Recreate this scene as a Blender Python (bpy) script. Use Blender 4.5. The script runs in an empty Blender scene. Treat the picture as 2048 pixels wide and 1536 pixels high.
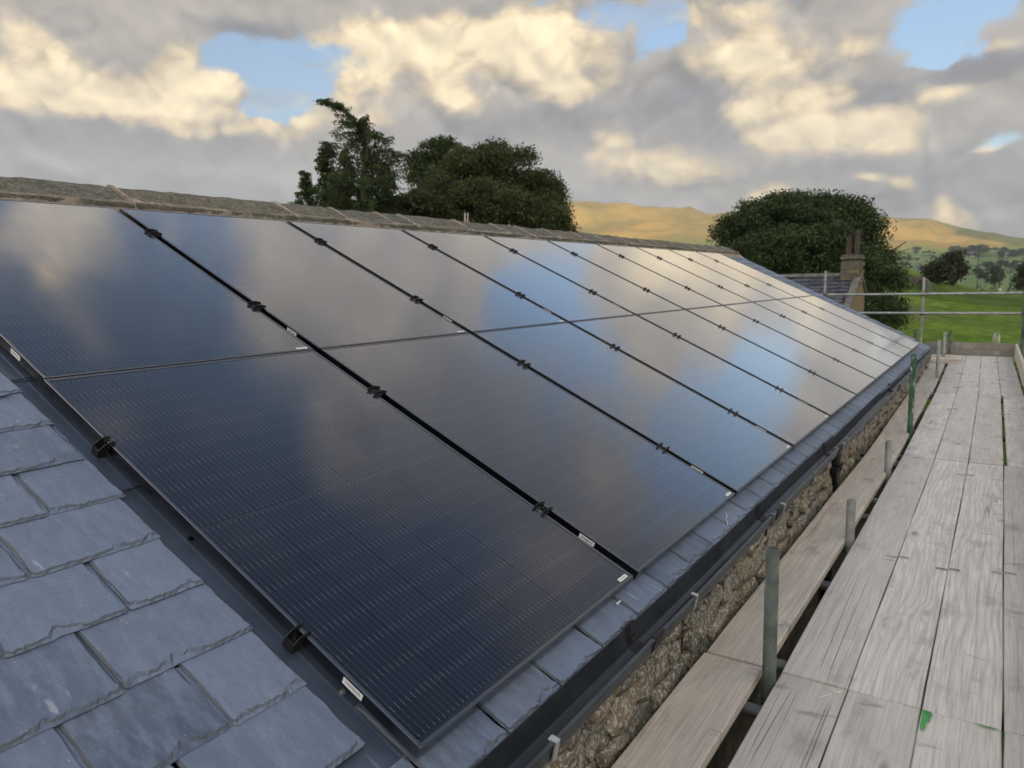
import bpy, bmesh, math, random
import numpy as np
from mathutils import Vector, Matrix
random.seed(7); rng = np.random.RandomState(7)
S = bpy.context.scene
COL = S.collection
PI = math.pi
# ------------------------------------------------------------------ camera
PITCH = 0.4410162                                  # roof pitch
cp, sp = math.cos(PITCH), math.sin(PITCH)
RU, RV, RN = Vector((0, 1, 0)), Vector((-cp, 0, sp)), Vector((sp, 0, cp))
CAM = Vector((1.0164, -1.1417, 1.0158))
yaw, pit, rol = -0.5872, -0.1345, -0.0194
fw = Vector((math.sin(yaw)*math.cos(pit), math.cos(yaw)*math.cos(pit), math.sin(pit)))
rt = fw.cross(Vector((0, 0, 1))).normalized(); up = rt.cross(fw)
r2 = rt*math.cos(rol) + up*math.sin(rol); u2 = -rt*math.sin(rol) + up*math.cos(rol)
cam = bpy.data.cameras.new('camera'); camo = bpy.data.objects.new('camera', cam); COL.objects.link(camo)
cam.sensor_width = 36; cam.lens = 25.883; cam.clip_start = 0.05; cam.clip_end = 30000
camo.matrix_world = Matrix(((r2.x, u2.x, -fw.x, CAM.x), (r2.y, u2.y, -fw.y, CAM.y), (r2.z, u2.z, -fw.z, CAM.z), (0, 0, 0, 1)))
cam.dof.use_dof = True; cam.dof.focus_distance = 2.8; cam.dof.aperture_fstop = 4.8
S.camera = camo
S.view_settings.view_transform = 'Standard'; S.view_settings.look = 'None'
S.view_settings.gamma = 1; S.view_settings.use_curve_mapping = False
S.view_settings.exposure = 0.70
# ------------------------------------------------------------------ node helper
class NT:
    def __init__(s, nt): s.nt = nt; s.n = nt.nodes; s.l = nt.links
    def put(s, sock, v):
        if isinstance(v, bpy.types.NodeSocket): s.l.new(v, sock)
        elif v is not None:
            if hasattr(sock, 'default_value'):
                if isinstance(v, (tuple, list)) and len(v) == 3 and len(sock.default_value) == 4: v = (*v, 1)
                sock.default_value = v
    def node(s, t, ins=None, out=0, **kw):
        n = s.n.new(t)
        for k, v in kw.items(): setattr(n, k, v)
        for k, v in (ins or {}).items(): s.put(n.inputs[k], v)
        return n.outputs[out] if out is not None else n
    def m(s, op, a, b=None, c=None, clamp=False):
        n = s.n.new('ShaderNodeMath'); n.operation = op; n.use_clamp = clamp
        s.put(n.inputs[0], a)
        if b is not None: s.put(n.inputs[1], b)
        if c is not None: s.put(n.inputs[2], c)
        return n.outputs[0]
    def v(s, op, a, b=None, sc=None, out=0):
        n = s.n.new('ShaderNodeVectorMath'); n.operation = op
        s.put(n.inputs[0], a)
        if b is not None: s.put(n.inputs[1], b)
        if sc is not None: s.put(n.inputs[3], sc)
        return n.outputs[out]
    def mix(s, f, a, b, mode='MIX'):
        n = s.n.new('ShaderNodeMix'); n.data_type = 'RGBA'; n.blend_type = mode; n.clamp_factor = True
        s.put(n.inputs[0], f); s.put(n.inputs[6], a); s.put(n.inputs[7], b); return n.outputs[2]
    def ss(s, x, lo, hi, a=0.0, b=1.0, smooth=True):
        n = s.n.new('ShaderNodeMapRange'); n.interpolation_type = 'SMOOTHSTEP' if smooth else 'LINEAR'
        s.put(n.inputs[0], x); s.put(n.inputs[1], lo); s.put(n.inputs[2], hi); s.put(n.inputs[3], a); s.put(n.inputs[4], b); return n.outputs[0]
    def noise(s, vec, scale=5, detail=4, rough=.55, dist=0.0, out=0, dim='3D'):
        n = s.n.new('ShaderNodeTexNoise'); n.noise_dimensions = dim
        s.put(n.inputs['Vector'], vec); s.put(n.inputs['Scale'], scale); s.put(n.inputs['Detail'], detail)
        s.put(n.inputs['Roughness'], rough); s.put(n.inputs['Distortion'], dist); return n.outputs[out]
    def voro(s, vec, scale=5, feat='F1', out=0, rnd=1.0):
        n = s.n.new('ShaderNodeTexVoronoi'); n.feature = feat
        s.put(n.inputs['Vector'], vec); s.put(n.inputs['Scale'], scale); s.put(n.inputs['Randomness'], rnd); return n.outputs[out]
    def mapping(s, vec, loc=(0, 0, 0), rot=(0, 0, 0), sc=(1, 1, 1)):
        n = s.n.new('ShaderNodeMapping'); s.put(n.inputs[0], vec); s.put(n.inputs[1], loc); s.put(n.inputs[2], rot); s.put(n.inputs[3], sc); return n.outputs[0]
    def bump(s, h, strength=.3, dist=.01, normal=None):
        n = s.n.new('ShaderNodeBump'); s.put(n.inputs['Strength'], strength); s.put(n.inputs['Distance'], dist); s.put(n.inputs['Height'], h)
        if normal is not None: s.put(n.inputs['Normal'], normal)
        return n.outputs[0]
    def sep(s, v): n = s.n.new('ShaderNodeSeparateXYZ'); s.put(n.inputs[0], v); return n.outputs
# ------------------------------------------------------------------ sky
SUN_EL, SUN_AZ = math.radians(9), math.radians(168)      # azimuth clockwise from +Y
SKY_STRENGTH = 0.15
W = bpy.data.worlds.new('World'); S.world = W; W.use_nodes = True
t = NT(W.node_tree); t.n.clear()
sky = t.n.new('ShaderNodeTexSky'); sky.sky_type = 'NISHITA'; sky.sun_disc = False
sky.sun_elevation = SUN_EL; sky.sun_rotation = SUN_AZ; sky.altitude = 200; sky.air_density = 1.0; sky.dust_density = .6; sky.ozone_density = 1.4
D = t.v('NORMALIZE', t.node('ShaderNodeTexCoord', out=0))
dx, dy, dz = t.sep(D)[:3]
az = t.m('MULTIPLY', t.m('ARCTAN2', dx, dy), 57.2958)
el = t.m('MULTIPLY', t.m('ARCSINE', dz), 57.2958)
# cloud deck noise: flattened towards the horizon
den = t.m('ADD', t.m('MAXIMUM', dz, 0.0), .16)
comb = t.n.new('ShaderNodeCombineXYZ'); t.put(comb.inputs[0], t.m('DIVIDE', dx, den)); t.put(comb.inputs[1], t.m('DIVIDE', dy, den)); t.put(comb.inputs[2], t.m('MULTIPLY', dz, 3.0))
P = comb.outputs[0]
ccomb = t.n.new('ShaderNodeCombineXYZ'); t.put(ccomb.inputs[0], t.m('MULTIPLY', az, .075)); t.put(ccomb.inputs[1], t.m('MULTIPLY', el, .13)); Q = ccomb.outputs[0]
Dn = t.v('MULTIPLY', D, (1, 1, 1.25))
def puff(P_):
    acc = 0.0
    for sc_, w_ in ((9.0, .50), (19.0, .28), (40.0, .17)):       # billows: folded noise gives round, cauliflower-like heads
        acc = t.m('MULTIPLY_ADD', t.m('ABSOLUTE', t.m('SUBTRACT', t.noise(P_, sc_, 0, .5), .5)), 2.0*w_, acc)
    return acc
nF = t.noise(Dn, 6.0, 5, .55, .25)
jw = t.v('SCALE', t.v('SUBTRACT', t.noise(Dn, 14, 2, .55, out=1), (.5, .5, .5)), sc=.05)
Dj = t.v('ADD', Dn, jw)
pA = puff(Dj); pB = puff(t.v('ADD', Dj, (.006, .0, .020)))
nA = t.m('ADD', t.m('MULTIPLY', nF, .75), t.m('MULTIPLY', pA, .62))
nB = t.m('ADD', t.m('MULTIPLY', nF, .75), t.m('MULTIPLY', pB, .62))
nC = t.noise(Dn, 26, 4, .62, .1)
nW = t.noise(Dn, 8, 2, .5, out=1)
nL = t.noise(D, 2.3, 3, .5)
nL2 = t.noise(t.v('ADD', D, (4.2, 1.3, 7.7)), 2.0, 3, .5)
warp = t.v('MULTIPLY', t.v('SUBTRACT', nW, (.5, .5, .5)), (8.0, 3.6, 0))
ae = t.n.new('ShaderNodeCombineXYZ'); t.put(ae.inputs[0], az); t.put(ae.inputs[1], el)
AE = t.v('ADD', ae.outputs[0], warp)
HOLES = [(-50.9, 15.5, 3.8, 1.6, 1.25), (-49.0, 13.7, 2.1, 1.6, 1.2), (-52.1, 12.7, 2.0, 0.6, 0.7), (-47.1, 16.6, 2.1, 0.9, 0.5), (-25.2, 18.4, 4.3, 1.2, 0.6), (-21.5, 16.6, 1.9, 1.3, 0.8), (-3.3, 15.7, 3.6, 1.4, 1.1), (-5.2, 14.3, 2.0, 0.6, 0.8), (-0.4, 8.1, 1.6, 0.5, 0.6), (-2.9, 8.0, 1.4, 0.3, 0.3), (-32.2, 19.3, 3.3, 0.6, 0.4), (-7.5, 7.9, 1.8, 0.3, 0.3),
         (-47, 46, 6, 8, .9), (-44, 60, 24, 11, 1.5), (-9, 57, 12, 7, 1.2), (-3, 22, 6, 5, 1.1), (-19.5, 24, 4, 4, .9), (30, 40, 18, 8, .8)]
BRIGHT = [(-62.9, 13.3, 6.2, 1.6, 1.15), (-60.6, 12.7, 4.5, 1.1, 0.7), (-64.7, 16.3, 3.0, 1.3, 0.45), (-55.3, 14.4, 2.6, 1.4, 0.7), (-39.9, 17.2, 5.5, 1.8, 1), (-44.3, 15.6, 2.9, 1.9, 0.9), (-31.5, 16.8, 4.8, 1.9, 1.1), (-27.1, 14.4, 3.3, 1.3, 0.9), (-37.3, 13.9, 2.0, 1.1, 1), (-47.4, 12.1, 4.2, 1.5, 0.8), (-14.8, 15.2, 4.6, 1.2, 1.0), (-17.2, 17.8, 5.1, 0.8, 0.5), (-9.4, 10.1, 4.3, 1.3, 1.1), (-14.0, 10.2, 2.0, 0.8, 0.5), (-11.4, 12.6, 3.0, 1.1, 0.75), (-26.2, 9.7, 2.4, 1.6, 0.9), (-21.6, 8.4, 3.0, 1.2, 0.7), (-15.2, 6.2, 1.7, 0.8, 1), (-3.8, 4.5, 1.1, 1.1, 0.9), (-4.2, 11.8, 2.5, 0.7, 0.75), (-0.6, 14.3, 1.8, 0.4, 0.5), (-15.7, 12.2, 2.0, 0.8, 0.6), (-54.5, 11.3, 2.6, 0.5, 0.4), (-6.1, 6.3, 0.7, 0.6, 0.7), (-1.4, 8.0, 0.7, 0.3, 0.9), (-7.5, 6.7, 0.6, 0.4, 0.5)]
DARK = [(-60.2, 10.2, 8.4, 1.9, 0.8), (-51.8, 17.4, 4.3, 1.1, 0.7), (-36.8, 11.0, 5.6, 1.7, 0.45), (-29.7, 11.9, 5.2, 1.7, 0.5), (-18.8, 11.5, 4.9, 2.0, 0.8), (-19.9, 13.8, 2.1, 2.0, 0.3), (-5.7, 12.4, 3.8, 0.8, 0.9), (-1.5, 13.2, 3.2, 0.9, 1), (-9.4, 7.7, 7.9, 1.0, 0.5), (-3.3, 5.9, 6.2, 1.9, 0.6), (-25.2, 8.1, 2.2, 0.8, 0.8), (-19.4, 7.8, 2.1, 0.7, 0.6), (-59.0, 6.8, 12.3, 1.6, 0.25), (-1.5, 3.5, 4.4, 1.6, 0.6), (-64.1, 14.7, 1.6, 0.6, 0.6)]
def blobs(L, P):
    acc = 0.0
    for a, e, rx, ry, w in L:
        q = t.v('MULTIPLY', t.v('SUBTRACT', P, (a, e, 0)), (1/rx, 1/ry, 0))
        d2 = t.v('DOT_PRODUCT', q, q, out=1)
        acc = t.m('MULTIPLY_ADD', t.m('EXPONENT', t.m('MULTIPLY', d2, -1.0)), w, acc)
    return acc
hb, bb, db = blobs(HOLES, AE), blobs(BRIGHT, AE), blobs(DARK, AE)
view = t.m('MULTIPLY', t.ss(el, 20, 26, 1, 0), t.ss(t.m('ABSOLUTE', t.m('ADD', az, 33)), 36, 46, 1, 0))     # 1 where the photograph pins the clouds
gen = t.m('SUBTRACT', 1.0, view)
nAc = t.m('SUBTRACT', nA, .5); nCc = t.m('SUBTRACT', nC, .5)
emb = t.m('SUBTRACT', nA, nB)
H = t.m('ADD', hb, t.m('MULTIPLY', t.m('MULTIPLY', gen, t.m('SUBTRACT', 1.0, blobs([(-17, 37, 17, 10, 1.0)], ae.outputs[0]), clamp=True)), t.ss(t.m('ADD', nL, t.ss(el, 30, 70, 0, .14)), .48, .68, 0, 1.15)))
Hn = t.m('ADD', t.m('MULTIPLY_ADD', nAc, -1.1, H), t.m('MULTIPLY', nCc, -1.0))
veil = t.m('MULTIPLY', t.ss(t.noise(t.v('MULTIPLY', D, (1, 1, 2.6)), 9.0, 5, .62, .6), .50, .72), .50)   # thin high wisps across the gaps
cover = t.m('MAXIMUM', t.ss(Hn, .28, .66, 1, 0), veil)
bsum = t.m('ADD', t.m('MULTIPLY', bb, 1.45), t.m('MULTIPLY', gen, t.ss(nL2, .42, .66, 0, .9)))
bmod = t.ss(bsum, .0, .45, .45, 1)                             # billows break the lit heads up, and only there
Bn = t.m('ADD', bsum, t.m('MULTIPLY', bmod, t.m('ADD', t.m('MULTIPLY', nAc, 2.3), t.m('MULTIPLY', nCc, 1.25))))
Dd = t.m('ADD', t.m('MULTIPLY_ADD', nAc, -.8, db), t.m('MULTIPLY', gen, t.ss(nL2, .35, .5, .6, 0)))
cl = t.mix(t.ss(Dd, .0, .65), (.300, .272, .244), (.155, .162, .182))
lowf = t.ss(el, 4, 14, 1, 0)
cl = t.mix(t.m('MULTIPLY', lowf, .75), cl, t.mix(t.ss(az, -54, -36), (.185, .205, .245), (.300, .298, .298)))
cl = t.mix(t.ss(Bn, .18, .95), cl, (.62, .490, .305))
cl = t.mix(t.ss(Bn, .70, 1.25), cl, (.80, .66, .42))
cl = t.mix(1.0, cl, t.node('ShaderNodeCombineColor', {0: t.m('MULTIPLY_ADD', emb, 2.3, 1.0), 1: t.m('MULTIPLY_ADD', emb, 2.2, 1.0), 2: t.m('MULTIPLY_ADD', emb, 1.9, 1.0)}), 'MULTIPLY')
# the whole sky brightens smoothly towards the low sun behind the camera and overhead
sunv = (math.sin(SUN_AZ), math.cos(SUN_AZ), 0.16)
toward = t.ss(t.v('DOT_PRODUCT', D, sunv, out=1), -.55, .9, 0, 1, False)
gain = t.m('MULTIPLY_ADD', toward, 4.2, 1.0)
gain = t.m('ADD', gain, t.ss(el, 20, 65, 0, 1.5))
cl = t.v('SCALE', cl, sc=gain)
skyc = t.v('MULTIPLY', t.v('SCALE', sky.outputs[0], sc=SKY_STRENGTH), (.72, .84, .98))
final = t.mix(cover, skyc, cl)
bg = t.node('ShaderNodeBackground', {0: final, 1: 1.0}); t.l.new(bg, t.node('ShaderNodeOutputWorld', out=None).inputs[0])
W.cycles.sampling_method = 'MANUAL'; W.cycles.sample_map_resolution = 512
sl = bpy.data.lights.new('sun', 'SUN'); so = bpy.data.objects.new('sun', sl); COL.objects.link(so)
sl.energy = 5.0; sl.angle = math.radians(.6); sl.color = (1.0, .80, .52)
sd = Vector((math.sin(SUN_AZ)*math.cos(SUN_EL), math.cos(SUN_AZ)*math.cos(SUN_EL), math.sin(SUN_EL)))
so.rotation_euler = sd.to_track_quat('Z', 'Y').to_euler(); so.location = (0, 0, 50)
# ------------------------------------------------------------------ material helpers
def mat(name):
    m = bpy.data.materials.new(name); m.use_nodes = True; n = NT(m.node_tree); n.n.clear()
    b = n.n.new('ShaderNodeBsdfPrincipled'); o = n.n.new('ShaderNodeOutputMaterial'); n.l.new(b.outputs[0], o.inputs[0])
    return m, n, b
def simple(name, c, rough=.6, metal=0.0, var=.0, scale=8, spec=.5, bump=0):
    m, n, b = mat(name)
    oc = n.node('ShaderNodeTexCoord', out=3)
    col = c
    if var:
        f = n.noise(oc, scale, 5, .6)
        col = n.mix(n.ss(f, .3, .7), tuple(x*(1-var) for x in c), tuple(min(1, x*(1+var)) for x in c))
    n.put(b.inputs['Base Color'], col); b.inputs['Roughness'].default_value = rough; b.inputs['Metallic'].default_value = metal
    b.inputs['Specular IOR Level'].default_value = spec
    if bump: n.put(b.inputs['Normal'], n.bump(n.noise(oc, scale*3, 5, .6), bump, .01))
    return m
def slate_mat():
    m, n, b = mat('slate_stone')
    oc = n.node('ShaderNodeTexCoord', out=3); oi = n.n.new('ShaderNodeObjectInfo'); rnd = oi.outputs['Random']
    off = n.node('ShaderNodeCombineXYZ', {0: n.m('MULTIPLY', rnd, 37.0), 1: n.m('MULTIPLY', rnd, 91.0), 2: rnd})
    p = n.v('ADD', oc, off)
    streak = n.noise(n.mapping(p, sc=(1, .30, 1), rot=(0, 0, .5)), 34, 7, .72)
    big = n.noise(p, 5, 4, .6)
    base = n.mix(n.m('FRACT', n.m('MULTIPLY', rnd, 7.31)), (.075, .105, .165), (.165, .220, .325))
    base = n.mix(n.ss(big, .35, .7, 0, .45), base, (.165, .190, .255))
    base = n.mix(n.ss(streak, .40, .66, 0, .55), base, (.21, .265, .38))
    # pale scratches and chalky bruises
    base = n.mix(n.ss(n.noise(p, 55, 4, .7), .30, .50, .30, 0), base, (.09, .11, .15))
    w1 = n.noise(n.mapping(p, sc=(1, .22, 1), rot=(0, 0, .9)), 34, 3, .6)
    msk = n.m('MULTIPLY', n.ss(w1, .62, .70), n.ss(n.noise(p, 7, 2, .5), .56, .62))
    base = n.mix(n.m('MULTIPLY', msk, .45), base, (.55, .60, .66))
    dot = n.m('MULTIPLY', n.ss(n.voro(p, 60), .0, .16, 1, 0), n.ss(n.noise(p, 12, 2), .54, .60))
    base = n.mix(n.m('MULTIPLY', dot, .7), base, (.6, .63, .66))
    # riven edge: greener, darker where the chamfer turns away
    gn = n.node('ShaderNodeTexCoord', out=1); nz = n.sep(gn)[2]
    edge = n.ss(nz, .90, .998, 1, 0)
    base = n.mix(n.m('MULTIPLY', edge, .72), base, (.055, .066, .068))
    n.put(b.inputs['Base Color'], base)
    n.put(b.inputs['Roughness'], n.ss(streak, .3, .8, .42, .62)); b.inputs['Specular IOR Level'].default_value = .55
    h = n.m('ADD', n.m('MULTIPLY', streak, .35), n.m('MULTIPLY', n.noise(n.mapping(p, sc=(1, .5, 1), rot=(0, 0, .2)), 11, 5, .55, 1.2), .9))
    st = n.voro(n.mapping(n.v('ADD', p, n.v('SCALE', n.noise(p, 14, 3, out=1), sc=.06)), sc=(1, 1.6, 1)), 22, out=1)
    n.put(b.inputs['Normal'], n.bump(n.m('MULTIPLY', n.sep(st)[0], n.ss(n.noise(p, 7, 2), .52, .60)), .10, .003, n.bump(h, .6, .010))); return m
def wood_mat(name, c1, c2, warm=.0, ringy=.3):
    m, n, b = mat(name)
    oc = n.node('ShaderNodeTexCoord', out=3); oi = n.n.new('ShaderNodeObjectInfo'); rnd = oi.outputs['Random']
    off = n.node('ShaderNodeCombineXYZ', {0: n.m('MULTIPLY', rnd, 13.0), 1: n.m('MULTIPLY', rnd, 57.0), 2: n.m('MULTIPLY', rnd, 3.0)})
    p = n.v('ADD', oc, off)
    wav = n.noise(n.mapping(p, sc=(3.0, .42, 1)), 1.5, 2, .5)
    x = n.sep(p)[0]
    ph = n.m('MULTIPLY_ADD', wav, 46.0, n.m('MULTIPLY', x, 190.0))
    kn = n.voro(n.mapping(p, sc=(5.5, 1.9, 1)), 1.0)                     # knots
    knm = n.ss(kn, .03, .13, 1, 0)
    ph = n.m('ADD', ph, n.m('MULTIPLY', n.ss(kn, 0, .33, 1, 0), 9.0))
    ring = n.m('SINE', ph)
    fine = n.noise(n.mapping(p, sc=(60, 1.2, 10)), 3.0, 4, .6)
    mid = n.noise(n.mapping(p, sc=(6, 1.1, 1)), 2.2, 5, .62)
    blot = n.noise(n.mapping(p, sc=(1.6, 1, 1)), 3.0, 5, .65)
    col = n.mix(rnd, c1, c2)
    col = n.mix(n.m('MULTIPLY', n.ss(ring, .1, 1.0), .36*ringy), col, tuple(v*.50 for v in c1))
    col = n.mix(n.ss(fine, .42, .66, 0, .50), col, tuple(v*.5 for v in c2))
    col = n.mix(n.ss(mid, .35, .7, .24, 0), col, (.26, .25, .24))
    col = n.mix(n.ss(blot, .54, .70, 0, .38), col, (.17, .165, .17))
    col = n.mix(n.ss(blot, .30, .45, .30, 0), col, (.60, .58, .55))
    dk = n.noise(n.mapping(p, sc=(1.6, 5, 1)), 2.2, 3, .55)                # short cross stains
    col = n.mix(n.m('MULTIPLY', n.ss(dk, .66, .74), .42), col, (.12, .115, .11))
    col = n.mix(n.m('MULTIPLY', knm, .55), col, (.16, .135, .11))
    crx = n.noise(n.mapping(p, sc=(7, .025, 1)), 2.0, 0, .4)               # drying cracks
    crack = n.m('MULTIPLY', n.ss(n.m('ABSOLUTE', n.m('SUBTRACT', crx, .5)), .0, .006, 1, 0), n.ss(n.noise(p, .9, 2), .54, .60))
    col = n.mix(n.m('MULTIPLY', crack, .40), col, (.04, .035, .03))
    n.put(b.inputs['Base Color'], col); n.put(b.inputs['Roughness'], .78); b.inputs['Specular IOR Level'].default_value = .25
    h = n.m('ADD', n.m('MULTIPLY', ring, .25*ringy), n.m('ADD', fine, n.m('MULTIPLY', crack, -3.0)))
    n.put(b.inputs['Normal'], n.bump(h, .45, .003)); return m
def stone_mat(name, pale=.5, c1=(.22, .20, .165), c2=(.36, .33, .28), lich=(.56, .55, .50), green=(.10, .11, .07), sc=1.0, warm=.35):
    m, n, b = mat(name)
    oc = n.node('ShaderNodeNewGeometry', out=0); oi = n.n.new('ShaderNodeObjectInfo'); rnd = oi.outputs['Random']
    p = n.v('ADD', oc, n.node('ShaderNodeCombineXYZ', {0: n.m('MULTIPLY', rnd, 19.0), 1: n.m('MULTIPLY', rnd, 43.0), 2: rnd}))
    col = n.mix(n.ss(n.noise(p, 9*sc, 6, .65), .3, .7), c1, c2)
    col = n.mix(n.m('MULTIPLY', n.ss(n.m('FRACT', n.m('MULTIPLY', rnd, 5.7)), .3, .9), warm*1.4), col, (.36, .25, .12))
    col = n.mix(n.ss(n.noise(p, 52*sc, 5, .75), .50, .60, 0, .85*pale), col, lich)
    col = n.mix(n.ss(n.noise(n.v('ADD', p, (7, 3, 1)), 16*sc, 5, .7), .56, .66, 0, .75), col, green)
    col = n.mix(n.ss(n.voro(p, 75*sc), .0, .28, .35, 0), col, lich)
    n.put(b.inputs['Base Color'], col); b.inputs['Roughness'].default_value = .92; b.inputs['Specular IOR Level'].default_value = .15
    n.put(b.inputs['Normal'], n.bump(n.m('ADD', n.noise(p, 45*sc, 6, .7), n.noise(p, 14*sc, 4, .6)), .8, .012)); return m
def cell_mat():
    m, n, b = mat('solar_cell'); uv = n.node('ShaderNodeUVMap'); s_ = n.sep(uv); x, y = s_[0], s_[1]
    oi = n.n.new('ShaderNodeObjectInfo')
    fx = n.m('FRACT', n.m('MULTIPLY', x, 10.0)); d = n.m('ABSOLUTE', n.m('SUBTRACT', fx, .5))
    wire = n.ss(d, .016, .040, 1, 0)
    fy = n.m('ABSOLUTE', n.m('SUBTRACT', n.m('FRACT', n.m('MULTIPLY', y, 1.0)), .5))
    endb = n.ss(fy, .34, .47)                                             # highlight painted in: brighter wire colour near each cell's edge
    pads = n.m('MULTIPLY', n.ss(n.m('ABSOLUTE', n.m('SUBTRACT', n.m('FRACT', n.m('MULTIPLY', y, 6.0)), .5)), .06, .1, 1, 0), n.ss(d, .05, .075, 1, 0))
    base = n.mix(oi.outputs['Random'], (.0030, .0075, .024), (.0045, .010, .030))
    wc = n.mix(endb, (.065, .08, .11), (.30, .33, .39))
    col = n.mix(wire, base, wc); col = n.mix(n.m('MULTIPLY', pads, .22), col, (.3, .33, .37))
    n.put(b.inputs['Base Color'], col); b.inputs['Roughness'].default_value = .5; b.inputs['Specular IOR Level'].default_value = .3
    return m
def glass_mat():
    m = bpy.data.materials.new('panel_glass'); m.use_nodes = True; n = NT(m.node_tree); n.n.clear()
    oc = n.node('ShaderNodeTexCoord', out=3); oi = n.n.new('ShaderNodeObjectInfo')
    p = n.v('ADD', oc, n.node('ShaderNodeCombineXYZ', {0: n.m('MULTIPLY', oi.outputs['Random'], 31.0)}))
    nrm = n.bump(n.noise(p, 1.6, 2, .4), .5, .0035)
    smud = n.noise(n.mapping(p, sc=(1, .25, 1)), 6, 5, .6)
    rough = n.ss(smud, .35, .75, .09, .15)
    dust = n.ss(n.noise(n.v('ADD', p, (3, 8, 0)), 3.0, 6, .7), .3, .8, .0012, .006)
    g = n.node('ShaderNodeBsdfGlossy', {0: (1, .985, .965, 1), 1: rough}); n.put(g.node.inputs['Normal'], nrm)
    tr = n.node('ShaderNodeBsdfTransparent', {0: (.93, .95, .97, 1)})
    lw = n.node('ShaderNodeLayerWeight', {0: .5}, out=1)                  # coated glass over coated cells: dark head-on, a mirror at grazing angles
    g5 = n.m('MULTIPLY_ADD', n.m('POWER', lw, 1.0), 1.0, 0.0)
    mx = n.node('ShaderNodeMixShader', {0: n.m('MINIMUM', n.m('MULTIPLY_ADD', n.m('POWER', g5, 4.0), 1.78, .001), .98), 1: tr, 2: g})
    df = n.node('ShaderNodeBsdfDiffuse', {0: (.5, .5, .5, 1)})
    mx2 = n.node('ShaderNodeMixShader', {0: dust, 1: mx, 2: df})
    n.l.new(mx2, n.node('ShaderNodeOutputMaterial', out=None).inputs[0]); return m
def barcode_mat(sx):
    m, n, b = mat('barcode_sticker_print'); uv = n.node('ShaderNodeUVMap'); s_ = n.sep(uv)
    bars = n.ss(n.noise(n.node('ShaderNodeCombineXYZ', {0: n.m('MULTIPLY', s_[0], sx)}), 1.0, 2, .9), .49, .51)
    inside = n.m('MULTIPLY', n.m('MULTIPLY', n.m('GREATER_THAN', s_[0], .12), n.m('LESS_THAN', s_[0], .88)), n.m('MULTIPLY', n.m('GREATER_THAN', s_[1], .33), n.m('LESS_THAN', s_[1], .72)))
    n.put(b.inputs['Base Color'], n.mix(n.m('MULTIPLY', bars, inside), (.82, .83, .84), (.08, .08, .09))); b.inputs['Roughness'].default_value = .45; return m
M = {}
M['slate'] = slate_mat()
M['wood'] = wood_mat('weathered_board', (.58, .56, .53), (.78, .755, .715))
M['wood_ringy'] = wood_mat('ringed_board', (.66, .64, .61), (.76, .735, .70), ringy=.8)
M['wood_brown'] = wood_mat('browner_board', (.66, .61, .54), (.72, .665, .60), ringy=.35)
M['wood_dark'] = wood_mat('dirty_toe_board', (.24, .225, .20), (.27, .25, .225), ringy=.4)
M['wood_pale'] = wood_mat('pale_board', (.66, .60, .54), (.70, .64, .58), ringy=.3)
M['stone'] = stone_mat('wall_stone', 1.0, (.11, .105, .088), (.25, .235, .20), (.58, .57, .51), (.045, .045, .03), 1.1, .22)
M['ridge'] = stone_mat('ridge_stone', .55, (.062, .066, .056), (.165, .165, .145), (.42, .43, .38), (.09, .10, .05), 1.2, .08)
M['mortar'] = simple('lime_mortar', (.34, .29, .25), .95, var=.25, scale=14, spec=.1, bump=.6)
M['joint'] = simple('wall_mortar', (.07, .062, .05), .95, var=.4, scale=10, spec=.1, bump=.8)
M['cell'] = cell_mat(); M['glass'] = glass_mat(); M['code'] = barcode_mat(55)
M['back'] = simple('black_backsheet', (.006, .009, .02), .5)
M['frame'] = simple('black_anodised_frame', (.17, .178, .19), .26, 1.0)
M['frame_side'] = M['frame']
M['clamp'] = simple('black_clamp', (.018, .018, .02), .45, .3)
M['tray'] = simple('black_flashing', (.066, .088, .135), .34, .0, var=.18, scale=5, spec=.6)
M['gutter'] = simple('gutter_plastic', (.030, .036, .044), .40, var=.35, scale=7, spec=.5)
M['gdirt'] = simple('gutter_silt', (.15, .15, .14), .95, var=.5, scale=30, bump=.7)
M['galv'] = simple('galvanised_steel', (.40, .42, .42), .48, .55, var=.28, scale=9, bump=.15)
M['galv_dark'] = simple('dull_steel_tube', (.13, .14, .15), .55, .4, var=.35, scale=9, bump=.2)
def paint(name, c, chip, amt):
    m, n, b = mat(name); oc = n.node('ShaderNodeTexCoord', out=3)
    f = n.noise(n.mapping(oc, sc=(1, 1, .35)), 40, 5, .7)
    col = n.mix(n.ss(n.noise(oc, 7, 4), .3, .7), tuple(v*.6 for v in c), tuple(v*1.25 for v in c))
    col = n.mix(n.ss(f, amt, amt+.05), col, chip)
    n.put(b.inputs['Base Color'], col); b.inputs['Roughness'].default_value = .6; n.put(b.inputs['Normal'], n.bump(f, .2, .004)); return m
M['green'] = paint('chipped_green_paint', (.050, .135, .085), (.50, .55, .52), .58)
M['greygreen'] = paint('worn_greygreen_tube', (.125, .150, .140), (.34, .36, .34), .58)
M['rust'] = simple('rusty_iron', (.06, .035, .022), .9, .2, var=.5, scale=30)
M['white'] = simple('white_chip', (.75, .76, .75), .8)
M['greenmark'] = simple('green_marker_paint', (.07, .30, .085), .7, var=.3, scale=30)
M['wool'] = simple('fleece', (.68, .65, .58), .95, var=.15, scale=20)
M['sheepface'] = simple('sheep_face', (.10, .09, .08), .9)
M['bark'] = simple('bark', (.085, .07, .055), .95, var=.4, scale=6, bump=.6)
M['pot'] = simple('clay_chimney_pot', (.085, .060, .055), .85, var=.3, scale=10)
M['farmstone'] = stone_mat('farmhouse_stone', .3, (.085, .08, .07), (.19, .175, .145), (.40, .38, .32), sc=1.0)
M['drystone'] = stone_mat('drystone', .4, (.09, .09, .08), (.17, .165, .15), (.33, .33, .30), sc=.3, warm=.05)
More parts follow.
